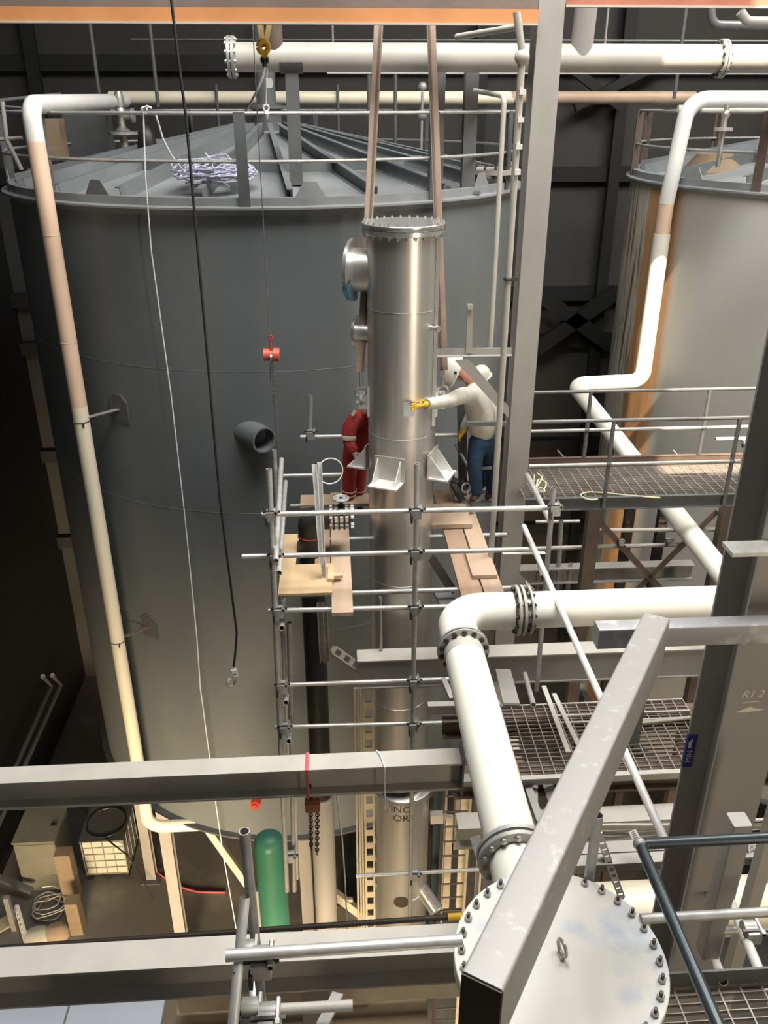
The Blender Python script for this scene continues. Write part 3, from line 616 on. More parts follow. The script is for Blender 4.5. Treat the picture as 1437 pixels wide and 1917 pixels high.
# lower vessel that the column stands over
VX, VY, VR = .76, 8.45, .36; c1 = V((VX, VY, 0))
t = thing('stainless_vessel', 'lower stainless vessel with black stencilled letters below the hanging column', 'vessel', V((VX, VY, ZF)))
zv = -7.96
make('shell', MB().lathe([(VR, ZF), (VR, zv-.12), (VR-.03, zv-.12)], c1, n=72), K['stain'], t)
make('shoulder', MB().lathe([(.01, zv), (.36, zv), (.42, zv-.02), (.425, zv-.05), (.41, zv-.08), (VR, zv-.14)], c1, n=72), K['stain2'], t)
make('weld_seam', MB().torus(V((VX, VY, zv-1.9)), VR, .004, n=60, m=5), K['stain2'], t)
zt_ = aY(752, 1517, VY-VR).z
for body, dz in (("'INO", 0), ('.OR', -.15)):
    def wrapv(x, y, dz=dz): a = (x-.06)/VR; return V((VX+(VR+.003)*math.sin(a), VY-(VR+.003)*math.cos(a), zt_+dz+y))
    text_mesh(body, .15, K['txt'], wrapv, t, 'stencil')
d = V((.55, -.55, -.62)).normalized(); q = P3((792, 1668, 8.25))
nz = make('side_nozzle', MB().tube([q-d*.1, q+d*.30], .10, 28, hollow=.012), K['stain2'], t)
make('nozzle_rim', MB().torus(q+d*.30, .10, .012, d, 28, 8), K['stain2'], nz)
for y in (1572, 1605, 1655): 
    q = aY(712, y, 8.35); make('clip', MB().box(V((VX-VR-.015, VY-.1, q.z)), (.05, .05, .08)), K['stain2'], t)
make('opening', MB().lathe([(.001, .008), (.10, .008), (.10, -.02)], V((VX-.03, VY-VR, aY(728, 1690, VY-VR).z)), V((-.1, -1, 0)), n=28), K['dbrown'], t)
# ================================================================ scaffold round the column
YS = 6.95
L = [((490, 963), (1041, 950), 'top guard tube of the scaffold passing across the stainless column', .0245),
     ((453, 1042), (1002, 1028), 'second scaffold tube, its left end sticking out farthest', .0245),
     ((502, 1143), (868, 1135), 'third scaffold tube just under the brown plank end', .0245),
     ((513, 1283), (842, 1271), 'fourth scaffold tube crossing under the wide pale beam', .0225),
     ((515, 1361), (858, 1352), 'lowest front scaffold tube just above the grey floor beam', .0225)]
for a, b, lb, r in L: stube(lb, (*a, YS), (*b, YS), r, 'galv', 'ledgers along the front of the scaffold')
stube('rear scaffold tube between the tank and the column behind the red worker', (562, 818, 9.31), (866, 814, 9.31), .0245)
stube('rear scaffold tube ending at the red worker shin height', (523, 891, 9.3), (646, 888, 9.3), .0245)
stube('low scaffold tube crossing in front of the lower stainless vessel', (666, 1640, 7.0), (912, 1627, 7.0), .024, 'galvd')
stube('front scaffold upright standing before the middle of the column', (780, 868, YS-.05), (766, 1760, YS-.05), .0245, 'galv', 'scaffold uprights')
stube('short open topped upright at the left end of the scaffold', (503, 878, YS-.05), (537, 1668, YS-.05), .0265, 'galv', 'scaffold uprights')
stube('rear left upright beside the hanging chain', (513, 842, 8.35), (541, 1440, 8.35), .026, 'galvd', 'scaffold uprights')
stube('inner left upright below the plywood sheet', (541, 1165, YS+.15), (551, 1668, YS+.15), .026, 'galvd', 'scaffold uprights')
stube('thin bright upright beside the grey drop pipe low down', (552, 1475, 7.12), (556, 1645, 7.12), .018, 'galv', 'scaffold uprights')
stube('short dull tube stub above the rear tube left of the red worker', (581, 740, 9.27), (579, 822, 9.27), .026, 'galvd')
for (a, b, lb) in (((527, 860, 8.6), (516, 1050, 6.7), 'pinkish tube ending in an open mouth under the second scaffold tube'), ((534, 902, 8.6), (522, 1073, 6.6), 'open ended cross tube just right of the pinkish one'),
                   ((531, 1120, 8.6), (527, 1176, 6.72), 'cross tube end just below the plywood sheet'), ((542, 1250, 8.6), (535, 1316, 6.72), 'cross tube end below the fourth scaffold tube'), ((548, 1330, 8.6), (540, 1388, 6.72), 'cross tube end below the lowest front scaffold tube')):
    stube(lb, a, b, .026, 'galv', 'cross tubes at the left end of the scaffold')
stube('pale tube sloping down the right of the scaffold near the steel column', (986, 889, 8.45), (1031, 979, 7.0), .028)
stube('upright tube at the right end of the top guard tube', (1036, 912, YS-.06), (1004, 1292, YS-.06), .024, 'galvd')
solo('scaffold_tube', MB().tube([aZ(980, 985, -3.72), aZ(1243, 1572, -3.72)], .0255, 14, hollow=.004), K['alu'], 'long pale tube running toward the camera over the white cross pipe', 'scaffold tube')
stube('small tube end hanging by the bluish film near the steel column', (1005, 1034, 7.04), (1015, 1080, 6.7), .024, 'galvd')
stube('short tube end above the grating deck left of the long pale tube', (982, 1262, 7.3), aZ(998, 1320, -5.17), .026, 'galv')
solo('flat_bar', MB().bar(P3((940, 1036, 7.0)), P3((1020, 1035, 7.0)), .05, .008), K['alu'], 'thin pale flat bar just under the second scaffold tube at the steel column', 'bar')
xw = aY(951, 520, 7.6).x
wt = thing('scaffold_pole', 'tall white pole with clips in front of the grey steel column', 'pole', V((xw, 7.6, aY(912, 1090, 7.6).z)))
make('pole', MB().tube([V((xw, 7.6, aY(912, 1090, 7.6).z)), V((xw, 7.6, aY(975, 100, 7.6).z)), V((aY(972, 50, 7.6).x-.03, 7.6, aY(972, 50, 7.6).z+.1))], .030, 16), K['beamw'], wt)
make('upper_arm', MB().tube([V((xw-.03, 7.6, aY(972, 50, 7.6).z)), P3((855, 69, 8.6))], .026, 14), K['beamw'], wt)
make('joint', MB().sphere(V((xw, 7.6, aY(977, 107, 7.6).z)), .062, 14), K['beamw'], wt)
for y in (172, 224, 274, 322):
    make('clip', MB().box(V((xw+.015, 7.565, aY(970, y, 7.6).z)), (.05, .03, .04)), K['pwhite'], wt)
make('clamp', MB().torus(V((xw, 7.6, aY(951, 522, 7.6).z)), .034, .013, n=16, m=8).box(V((xw+.05, 7.6, aY(951, 522, 7.6).z)), (.08, .03, .03)), K['bolt'], wt)
solo('conduit', MB().tube(fillet([(888, 170, 9.5), (944, 180, 8.55), V((aY(944, 180, 8.55).x, 8.55, aY(918, 660, 8.55).z))], .08), .024, 12), K['beamw'], 'thinner cream conduit bent at the top, left of the tall white pole', 'conduit')
for (x, y, Y, lb) in ((508, 962, YS-.02, 'where the left upright meets the top guard tube'), (778, 957, YS-.03, 'where the front upright meets the top guard tube'), (777, 1034, YS-.03, 'where the front upright meets the second tube'), (776, 1137, YS-.03, 'where the front upright meets the third tube'), (774, 1274, YS-.03, 'where the front upright meets the fourth tube'), (773, 1355, YS-.03, 'where the front upright meets the lowest tube'),
                   (516, 1041, YS-.02, 'by the open mouth of the pinkish tube'), (522, 1142, YS-.02, 'at the left end of the third tube'), (528, 1282, YS-.02, 'at the left end of the fourth tube'), (533, 1360, YS-.02, 'at the left end of the lowest front tube'), (1036, 951, YS-.03, 'at the right end of the top guard tube'), (775, 1635, 6.97, 'on the low tube before the lower vessel'), (545, 1600, 7.0, 'low down beside the green vessel'), (581, 812, 9.24, 'on the rear tube left of the red worker')):
    coupler((x, y, Y), 'steel coupler '+lb, s=1.5)
# working platform
ZP = -4.25
def plank(name, label, x0, x1, y0, y1, mt, z=ZP, th=.038, grp=None): return solo(name, MB().bx(x0, x1, y0, y1, z-th, z), mt, label, 'board', grp)
def zx(px, py, z=ZP): return aZ(px, py, z)
plank('scaffold_board', 'long brown board whose end juts out over the third scaffold tube', zx(621, 1150).x, zx(661, 1149).x, zx(640, 1150).y, 9.35, K['woodp'], ZP+.02, .04)
plank('scaffold_board', 'dark brown board beside the black elbow pipe', zx(588, 1100).x, zx(618, 1100).x, zx(600, 1062).y, 9.35, K['wood'], ZP)
py0, py1 = zx(570, 1121).y, zx(570, 1066).y
m = MB().bx(zx(521, 1121).x, zx(622, 1118).x, py0, py1, ZP+.042, ZP+.062).bx(zx(521, 1121).x, zx(554, 1066).x, py1, 8.2, ZP+.042, ZP+.062)
solo('plywood_sheet', m, K['ply'], 'notched plywood sheet fitted round the black elbow pipe', 'board')
plank('scaffold_board', 'board lying crosswise behind the column beside the red worker', zx(560, 985).x, zx(735, 985).x, 8.93, 9.22, K['woodp'], ZP+.06)
plank('scaffold_board', 'pale board lying crosswise right of the column', zx(806, 985).x, zx(882, 985).x, zx(840, 991).y, zx(840, 951).y, K['woodp'], ZP+.06, .05)
xr0 = zx(846, 1050).x
plank('scaffold_board', 'right hand board running forward beside the column, inner one', xr0, xr0+.21, zx(880, 1125).y, 9.4, K['wood'], ZP, grp=None)
plank('scaffold_board', 'right hand board running forward beside the steel column, outer one', xr0+.23, xr0+.42, zx(880, 1112).y, 9.55, K['woodp'], ZP)
plank('scaffold_board', 'short pale board on top of the right hand boards', xr0+.15, xr0+.40, zx(880, 1085).y, zx(880, 1036).y, K['woodp'], ZP+.045)
solo('wood_block', MB().box(aZ(628, 1090, ZP)+V((.02, 0, .075)), (.10, .06, .03), .1).box(aZ(610, 1085, ZP)+V((.05, 0, .08)), (.06, .3, .03)), K['ply'], 'small pale wood offcut beside the upright zinc channel', 'offcut')
for y0, lb in ((7.15, 'front bearer'), (8.3, 'middle bearer'), (9.2, 'rear bearer')):
    solo('scaffold_tube', MB().tube([V((zx(525, 1130).x, y0, ZP-.072)), V((1.88, y0, ZP-.072))], .0242, 12), K['galvd'], lb+' tube carrying the boards of the working platform', 'scaffold tube')
stube('slim grey upright left of the column lower down, standing on the wide pale beam', (712, 1118, 7.66), V((P3((713, 1226, 7.66)).x, 7.66, za)), .016, 'galvd', None)
solo('steel_brace', MB().bar(P3((808, 1045, 8.2)), P3((848, 1108, 7.7)), .09, .04, V((0, -1, 0))), K['dbrown'], 'dark brace slanting down under the right hand boards', 'brace')
solo('grey_plate', MB().bar(P3((826, 1106, 7.35)), P3((842, 1139, 6.98)), .17, .03), K['steel_dk'], 'dark grey plate just left of the white elbow under the right hand boards', 'plate')
solo('plastic_film', MB().add([P3(q) for q in ((964, 1066, 8.72), (983, 1085, 8.6), (1000, 1104, 8.65), (990, 1112, 8.5), (978, 1100, 8.65), (964, 1090, 8.72))], [(0, 1, 5), (1, 4, 5), (1, 2, 3), (1, 3, 4)]), K['alu'], 'crumpled pale film hanging by the steel column above the white elbow', 'film')
# black elbow pipe with a flanged valve
q = P3((580, 985, 7.85)); qv = P3((626, 968, 7.85)); xk = q.x
t = thing('black_pipe', 'black steel elbow pipe coming up through the plywood sheet', 'pipe', V((xk, 7.85, ZF)))
make('elbow', MB().tube(fillet([V((qv.x-.05, 7.85, qv.z)), V((xk, 7.85, qv.z)), V((xk, 7.85, -7.6))], .22, 10), .125, 28), K['black'], t)
make('lower_section', MB().tube([V((xk, 7.85, -7.6)), V((xk, 7.85, ZF))], .145, 28), K['steel'], t)
make('red_ring', MB().torus(V((xk, 7.85, aY(575, 1010, 7.75).z)), .125, .004, n=28, m=6), K['red'], t)
va = thing('gate_valve', 'small dark flanged valve with a round handwheel at the end of the black elbow', 'valve', V((qv.x+.06, 7.85, qv.z-.13)))
for dx in (.0, .055, .11, .165):
    make('flange', MB().lathe([(.001, 0), (.135, 0), (.135, .02), (.001, .02)], V((qv.x+dx-.02, 7.85, qv.z)), V((1, 0, 0)), n=28), K['bolt'], va)
for k in range(8):
    a = 2*math.pi*(k+.5)/8; b = V((qv.x+.07, 7.85+.11*math.cos(a), qv.z+.11*math.sin(a))); make('bolt', MB().cyl(b-V((.12, 0, 0)), b+V((.13, 0, 0)), .013, 6), K['alu'], va, ang=25)
make('stem', MB().cyl(V((qv.x+.07, 7.85, qv.z)), V((qv.x+.07, 7.85, qv.z+.22)), .02, 10), K['bolt'], va)
make('handwheel', MB().torus(V((qv.x+.07, 7.85, qv.z+.21)), .075, .012, n=22, m=8).cyl(V((qv.x+.07, 7.85, qv.z+.20)), V((qv.x+.07, 7.85, qv.z+.215)), .06, 18), K['galvd'], va)
# zinc channels standing by it, wire hoop, slotted struts
for a, b, lb in (((588, 870), (602, 1057), 'shorter pale zinc channel leaning by the black elbow pipe'), ((598, 866), (607, 1117), 'longer pale zinc channel standing on the plywood sheet')):
    solo('zinc_channel', MB().channel(P3((*a, 7.45)), P3((*b, 7.2)), .052, .045, .006, V((1, 0, 0))), K['alu'], lb, 'channel')
for x, lb in ((601, 'left of the pair of grey struts below the plywood sheet'), (611, 'right of the pair of grey struts below the plywood sheet')):
    solo('zinc_channel', MB().channel(P3((x-4, 1130, 7.6)), P3((x+2, 1240, 7.6)), .05, .05, .006, V((1, 0, 0))), K['galvd'], lb, 'channel')
solo('wire_hoop', MB().torus(P3((618, 882, 7.5)), .125, .006, V((.3, -1, .2)), 32, 6, 20, 330), K['alu'], 'white plastic tube bent into a hoop at the top of the zinc channels', 'hoop')
def slotted(name, label, a, b, wd, mt, n, up=V((0, -1, 0)), cat='strut'):
    a, b = P3(a), P3(b); sd, u = frame(b-a, up); m = MB()
    for s_ in (-1, 1): m.bar(a+sd*s_*wd*.40, b+sd*s_*wd*.40, wd*.2, .02, up)
    for s_ in (-1, 1): m.bar(a+sd*s_*wd*.48-u*.02, b+sd*s_*wd*.48-u*.02, wd*.05, .05, up)
    for k in range(n+1):
        q = a.lerp(b, k/n); h_ = (b-a).normalized()*(b-a).length/n*.22
        m.bar(q-h_, q+h_, wd*.62, .02, up)
    return solo(name, m, mt, label, cat)
slotted('slotted_strut', 'tall slotted pale strut standing left of the lower stainless vessel', (688, 1262, 7.75), (694, 1760, 7.75), .13, K['cream2'], 20)
slotted('slotted_strut', 'grey slotted strut lying tilted on the wide pale beam end', (624, 1216, 7.55), (690, 1262, 7.55), .10, K['brown2'], 4, V((0, -.7, .7)))
for k, x in enumerate((671, 677, 682)):
    solo('conduit', MB().cyl(P3((x-8, 1288, 7.9)), V((P3((x, 1748, 7.9)).x, 7.9, ZF)), .014, 8), K['cream2'] if k != 1 else K['beamw'], ('leftmost', 'middle', 'rightmost')[k]+' thin conduit running up beside the tall slotted strut', 'conduit')
# bracket frame by the white shirted worker
YBK = 8.35
bk = thing('support_bracket', 'grey angle iron bracket with a slanting brace in front of the white shirted worker', 'bracket', P3((885, 780, YBK)))
make('top_angle', MB().angle(P3((815, 661, YBK)), P3((958, 659, YBK)), .06, .075, .008), K['steel'], bk)
make('brace', MB().poly([P3((x, y, YBK-.02)) for x, y in ((851, 675), (874, 672), (884, 680), (952, 762), (952, 782), (930, 762))], .012, V((0, -1, 0))), K['steel'], bk)
make('upstand', MB().bar(P3((879, 572, YBK+.03)), P3((877, 660, YBK+.03)), .06, .05, V((0, -1, 0))), K['steel'], bk)
make('upstand_clip', MB().box(P3((879, 574, YBK)), (.05, .05, .05)), K['galvd'], bk)
make('lower_bar', MB().bar(P3((873, 793, YBK)), P3((948, 793, YBK)), .04, .045), K['steel_dk'], bk)
solo('steel_post', MB().bar(P3((864, 752, 9.25)), P3((866, 935, 9.25)), .10, .08, V((0, -1, 0))), K['steel_dk'], 'short dark post between the shiny column and the white shirted worker legs', 'post')
solo('pipe_brace', MB().tube([P3((853, 832, 9.3)), P3((877, 878, 9.1)), P3((920, 876, 9.0))], .020, 10), K['galvd'], 'bent grey tube beside the blue jeans legs', 'tube')
gv = thing('gate_valve', 'small dark valve by the right support lug of the column', 'valve', P3((855, 905, 9.0)))
make('body', MB().sphere(P3((866, 905, 9.0)), .07, 12).cyl(P3((846, 898, 9.0)), P3((880, 908, 9.0)), .035, 12), K['bolt'], gv)
make('handwheel', MB().torus(P3((872, 913, 8.9)), .055, .012, V((.4, -1, .2)), 18, 6), K['galvd'], gv)
make('stem', MB().cyl(P3((847, 892, 9.0)), P3((846, 882, 9.0)), .025, 8), K['bolt'], gv)
# steel frame under the worker
solo('steel_brace', MB().bar(P3((846, 905, 9.25)), P3((882, 965, 8.7)), .06, .06), K['steel_dk'], 'dark brace slanting down beside the right support lug', 'brace')
# ================================================================ gratings and walkways
def grating(parent, x0, x1, y0, y1, z, mt, px_=.05, py_=.115, h=.022, along='x', name='grating'):
    m = MB()
    n = max(2, int((y1-y0)/px_))
    for i in range(n+1): y = y0+(y1-y0)*i/n; m.bx(x0, x1, y-.0022, y+.0022, z-h, z)
    n = max(2, int((x1-x0)/py_))
    for i in range(n+1): x = x0+(x1-x0)*i/n; m.bx(x-.004, x+.004, y0, y1, z-.010, z)
    return make(name, m, mt, parent, smooth=False)
def rails(parent, pts_tops, zdeck, zt, zm, r=.021, mt=None, tmt=None):
    pass
ZK = -3.95; kx0, kx1 = aY(984, 940, 8.4).x, 5.1; ky0, ky1 = 8.42, 9.28
wk = thing('walkway', 'high grating walkway with handrails between the two steel columns', 'walkway', V((3, 8.85, ZK-.16)))
grating(wk, kx0, kx1, ky0, ky1, ZK, K['grate'])
make('front_channel', MB().channel(V((kx0, ky0-.02, ZK-.06)), V((kx1, ky0-.02, ZK-.06)), .045, .15, .008), K['steel_dk'], wk)
make('rear_toe_plate', MB().bx(kx0, kx1, ky1, ky1+.012, ZK-.14, ZK+.12).bx(kx0, kx1, ky1, ky1+.07, ZK+.11, ZK+.12), K['brown'], wk)
zft, zfm = aY(1140, 787, ky0-.03).z, aY(1140, 869, ky0-.03).z; zrt, zrm = aY(1200, 731, ky1+.03).z, aY(1200, 803, ky1+.03).z
for nm, z, y in (('front_top_rail', zft, ky0-.03), ('front_mid_rail', zfm, ky0-.03), ('rear_top_rail', zrt, ky1+.03), ('rear_mid_rail', zrm, ky1+.03)):
    e = aY(1400, 785, ky0-.03).x if 'front' in nm else 5.0
    make(nm, MB().cyl(V((kx0, y, z)), V((e, y, z)), .021, 12), K['rail'] if 'top' in nm else K['galvd'], wk)
for px, y, z in ((1140, ky0-.03, zft), (1370, ky0-.03, zft), (1092, ky1+.03, zrt), (1306, ky1+.03, zrt)):
    x = aY(px, 860, y).x; zm_ = zfm if y < 9 else zrm
    make('rail_post', MB().cyl(V((x, y, ZK-.12)), V((x, y, z)), .023, 12).sphere(V((x, y, zm_)), .036, 10), K['rail'], wk)
for (x, y, lb) in ((1052, 858, 'small grey tee bracket behind the walkway near the steel column'), (1268, 858, 'small grey tee bracket behind the walkway near the right column')):
    q = P3((x, y, 9.37)); solo('tee_bracket', MB().bar(q+V((-.06, 0, .10)), q+V((.06, 0, -.03)), .06, .012).bx(q.x-.012, q.x+.012, 9.355, 9.375, q.z-.3, q.z+.03), K['steel'], lb, 'bracket')
stube('short galvanised tube clamped near the top of the walkway right end', (1338, 822, 9.6), (1410, 821, 9.6), .026)
coupler((1392, 828, 9.55), 'steel coupler holding the short tube at the walkway right end')
# supports under the walkway
zsb = -5.75
def post2(label, a, b, wd, dp, mt, name='steel_post'): return solo(name, MB().bar(P3(a), P3(b), wd, dp, V((0, -1, 0))), mt, label, 'post')
xq = aY(1112, 962, 8.6).x
post2('brown post under the left half of the walkway', V((xq, 8.62, ZK-.14)), V((xq, 8.62, ZF)), .15, .12, K['brown'])
xq2 = aY(1348, 960, 8.75).x
post2('brown post under the right end of the walkway', V((xq2, 8.62, ZK-.14)), V((xq2, 8.62, ZF)), .13, .12, K['brown'])
solo('steel_brace', MB().angle(P3((1117, 972, 8.66)), P3((1250, 1118, 8.66)), .07, .07, .01), K['brown'], 'brown brace slanting down to the right below the walkway', 'brace')
solo('steel_brace', MB().angle(P3((1340, 955, 8.72)), P3((1180, 1112, 8.72)), .07, .07, .01), K['brown'], 'brown brace slanting down to the left below the walkway', 'brace')
for px, lb in ((1174, 'dark post behind the crossing braces nearer the rust stained tank edge'), (1236, 'dark post behind the white sloping pipe under the walkway')):
    x = aY(px, 990, 9.9).x; post2(lb, V((x, 9.9, -4.3)), V((x, 9.9, ZF)), .12, .10, K['dbrown'])
solo('handrail_tube', MB().cyl(P3((1120, 993, 8.73)), P3((1352, 991, 8.73)), .026, 12), K['beamw'], 'cream tube under the walkway crossing the rust stains', 'tube')
solo('scaffold_tube', MB().cyl(P3((1000, 1027, 8.73)), P3((1352, 1017, 8.73)), .026, 12), K['galvd'], 'dull tube lower under the walkway behind the crossing braces', 'scaffold tube')
solo('scaffold_tube', MB().cyl(P3((1002, 977, 10.2)), P3((1085, 976, 10.2)), .024, 12), K['galvd'], 'short dark tube left under the walkway beside the sloping tube end', 'scaffold tube')
for k, (px, y0, y1) in enumerate(((1050, 975, 1100), (1068, 1055, 1100), (1010, 1060, 1100))):
    stube(('tall', 'short', 'stubby')[k]+' dull upright tube in the gap left of the brown walkway post', (px, y0, 9.35), (px-8, y1+20, 9.35), .03, 'galvd')
za = aY(1200, 1068, 9.2).z
solo('steel_beam', MB().ibeam(V((1.75, 9.35, za-.1)), V((4.6, 9.35, za-.1)), .16, .22), K['steel'], 'grey beam low behind the white cross pipe under the walkway', 'beam')
coupler((1250, 1012, 8.70), 'steel coupler on the dull tube beside the white sloping pipe')
coupler((1160, 1014, 8.70), 'steel coupler on the dull tube beside the brown brace')
# right grating deck at the level of the open beams
ZD = -5.2; dx0, dx1 = aZ(938, 1330, ZD).x, 3.3; dy0, dy1 = aZ(1100, 1447, ZD).y, aZ(1100, 1316, ZD).y
dk = thing('grating_deck', 'grating deck behind the slanting beam right of the thick white pipe', 'deck', V((1.8, 6, ZD-.2)))
grating(dk, dx0, dx1, dy0, dy1, ZD, K['grate'], .055, .105)
make('front_angle', MB().bx(dx0, dx1, dy0-.05, dy0, ZD-.012, ZD+.004).bx(dx0, dx1, dy0-.012, dy0, ZD-.10, ZD), K['beamw'], dk)
make('rear_angle', MB().bx(dx0, dx1, dy1, dy1+.012, ZD-.08, ZD+.004), K['beamw'], dk)
ym = (dy0+dy1)/2
for dy in (.30, .34-.14): make('seat_bar', MB().bx(aZ(1045, 1350, ZD).x, dx1, ym+dy-.02, ym+dy, ZD, ZD+.012), K['beamw'], dk)
for (a, b, lb) in (((1017, 1288), (1063, 1412), 'left of the two pale flat bars lying on the grating deck'), ((1036, 1302), (1085, 1405), 'right of the two pale flat bars lying on the grating deck')):
    solo('flat_bar', MB().bar(aZ(*a, ZD)+V((0, 0, .02)), aZ(*b, ZD)+V((0, 0, .02)), .045, .018), K['beamw'], lb, 'bar')
solo('flat_bar', MB().bar(aZ(1182, 1358, ZD)+V((0, 0, .02)), aZ(1320, 1343, ZD)+V((0, 0, .02)), .035, .016), K['beamw'], 'pale flat bar on the grating deck right of the slanting beam', 'bar')
solo('grey_plank', MB().bar(P3((941, 1254, 7.35)), aZ(957, 1318, ZD+.03), .16, .02), K['steel'], 'flat grey plank beside the thick white pipe behind the grating deck', 'board')
xq = aZ(1182, 1385, ZD)
post2('dark square post standing on the grating deck behind the slanting beam', V((xq.x, xq.y, ZD+.002)), V((xq.x, xq.y, ZD+.50)), .10, .10, K['steel_dk'])
solo('steel_beam', MB().ibeam(V((.95, dy0+.12, ZD-.16)), V((4.0, dy0+.12, ZD-.16)), .16, .24), K['brown'], 'brown beam carrying the front edge of the grating deck', 'beam')
solo('steel_beam', MB().ibeam(V((.95, dy1-.06, ZD-.16)), V((4.0, dy1-.06, ZD-.16)), .14, .20), K['brown'], 'brown beam carrying the rear edge of the grating deck', 'beam')
za = aY(1150, 1525, 5.3).z
solo('steel_beam', MB().bx(.95, 3.4, 5.22, 5.40, za-.02, za).bx(.95, 3.4, 5.30, 5.31, za-.22, za-.02).bx(.95, 3.4, 5.22, 5.40, za-.24, za-.22), K['beamw'], 'cream topped beam crossing below the grating deck', 'beam')
for k, y in enumerate((1547, 1556, 1563)):
    solo('conduit', MB().tube([P3((1060, y, 5.1)), P3((1150, y-3+4*k, 5.05)), P3((1245, y-3, 5.1)), P3((1450, y-14, 5.1))], .013, 8), K['beamw'], ('upper', 'middle', 'lower')[k]+' cream conduit below the cream topped beam', 'conduit')
za = aY(1100, 1600, 4.6).z
solo('steel_beam', MB().bx(1.15, 3.3, 4.5, 4.72, za-.015, za).bx(1.15, 3.3, 4.6, 4.61, za-.2, za), K['steel'], 'grey beam passing below the navy handrail corner', 'beam')
for (a, b, lb) in (((1120, 1560), (1163, 1680), 'perforated pale strip hanging near the lid of the vessel'), ((1183, 1556), (1200, 1590), 'perforated pale strip ending at the navy handrail corner'), ((1402, 1582), (1436, 1650), 'perforated pale strip at the right edge beside the square post')):
    slotted('perforated_strip', lb, (*a, 4.56), (*b, 4.47), .055, K['pwhite'], 10)
for (a, b, w_, lb) in (((985, 1465), (1012, 1540), .06, 'thin dark strut below the deck beside the thick white pipe'), ((1022, 1458), (1080, 1635), .09, 'pale strut below the deck behind the slanting beam'), ((1000, 1470), (1000, 1560), .05, 'short pale strut below the deck between two others')):
    solo('steel_strut', MB().bar(P3((*a, dy0+.06)), P3((*b, 4.95)), w_, .04, V((0, -1, 0))), K['steel'], lb, 'strut')
# bottom right deck with the navy handrail
ZG = -3.9; gy1 = aZ(1300, 1846, ZG).y; gx0 = aZ(1236, 1900, ZG).x
gd = thing('grating_deck', 'grating deck with a dark toe plate in the bottom right corner', 'deck', V((2, 2.2, ZG-.1)))
grating(gd, gx0, 2.9, 1.0, gy1, ZG, K['grate'], .042, .105)
make('toe_plate', MB().bx(gx0, 2.9, gy1, gy1+.012, ZG-.05, ZG+.10), K['steel_dk'], gd)
make('edge_bar', MB().bx(gx0-.012, gx0, 1.0, gy1, ZG-.05, ZG+.01), K['steel_dk'], gd)
nr = thing('handrail', 'dark navy blue handrail tube turning a corner in the right foreground', 'handrail', V((1.6, 2.2, -3.5)))
hz = aZ(1197, 1580, -2.9)
make('top_rail', MB().tube(fillet([V((2.95, hz.y, -2.9)), hz, V((aZ(1345, 1917, -2.9).x, 0.9, -2.9))], .03, 4), .0245, 16), K['navy'], nr)
make('corner_weld', MB().sphere(hz, .030, 12), K['galvd'], nr)
zmr = aY(1300, 1715, hz.y+.05).z
make('mid_rail', MB().cyl(V((aY(1200, 1715, hz.y+.05).x, hz.y+.05, zmr)), V((2.95, hz.y+.05, zmr)), .024, 14), K['galvd'], nr)
xq = aY(1375, 1588, 2.86)
make('square_post', MB().rbar(V((xq.x, 2.88, ZG-.1)), V((xq.x, 2.88, aY(1380, 1540, 2.86).z)), .09, .09, .008, V((0, -1, 0))), K['steel'], nr)
zcp = aY(1300, 1738, 4.7).z
pipe('process_pipe', 'wide cream pipe low behind the thick right column', [V((1.2, 4.9, zcp)), V((4.2, 4.9, zcp))], .24, K['cream'])
stube('pale tube slanting forward at the bottom right edge', (1368, 1690, 3.3), (1455, 1900, 2.5), .026, 'alu')
stube('short grey tube clamped behind the square post', (1352, 1742, 3.2), (1400, 1740, 3.2), .026, 'galvd')
coupler((1402, 1738, 3.05), 'dark swivel coupler beside the square post at the right edge', s=1.3)
stube('small pale tube low between the right column and the square post', (1336, 1790, 3.3), aZ(1353, 1836, ZG+.03), .024, 'alu')
post2('pale round leg at the far right edge behind the slanting pale tube', V((aY(1425, 1700, 3.5).x, 3.6, -3.6)), V((aY(1425, 1700, 3.5).x-.02, 3.6, -5.6)), .08, .08, K['beamw'])
stube('open topped grey tube standing behind the vessel lid', (1119, 1526, 2.95), (1100, 1660, 2.95), .0255, 'galvd')
# ================================================================ near scaffold on the left
stube('open topped upright nearest the camera on the left', (457, 1556, 2.75), (498, 1960, 2.75), .0242, 'galvd', n=20)
stube('pinkish white tube leaning beside the nearest upright', (458, 1680, 2.72), (432, 1960, 2.35), .024, 'alu', n=18)
stube('short white tube piece behind the nearest upright', (471, 1810, 2.9), (478, 1890, 2.7), .024, 'alu', n=16)
stube('shiny tube clamped to the nearest upright, crossing to the round vessel', (423, 1789, 2.45), (865, 1760, 2.45), .0262, 'galv', n=20)
stube('lower tube clamped to the nearest upright at the bottom edge', (452, 1893, 2.5), (660, 1882, 2.5), .024, 'beamw', n=18)
for x, y, Y, lb in ((462, 1780, 2.62, 'beside the pinkish white tube on the nearest upright'), (490, 1792, 2.5, 'holding the shiny tube to the nearest upright'), (470, 1888, 2.55, 'low on the nearest upright at the left side'), (503, 1898, 2.45, 'low on the nearest upright at the right side')):
    coupler((x, y, Y), 'steel coupler '+lb, s=1.45)
solo('steel_bracket', MB().bar(P3((632, 1862, 2.7)), P3((598, 1930, 2.45)), .055, .02), K['galvd'], 'grey flat bracket standing by the broad white elbow', 'bracket')
solo('handrail_tube', MB().tube([P3((-60, 1779, 4.5)), P3((850, 1716, 4.5))], .0215, 12), K['dbrown'], 'dark tube running just above the nearest grey floor beam', 'tube')
solo('yellow_label', MB().cyl(P3((838, 1717, 4.5)), P3((866, 1715, 4.5)), .028, 14), K['yellow'], 'yellow banded tube end near the round vessel lid', 'label')
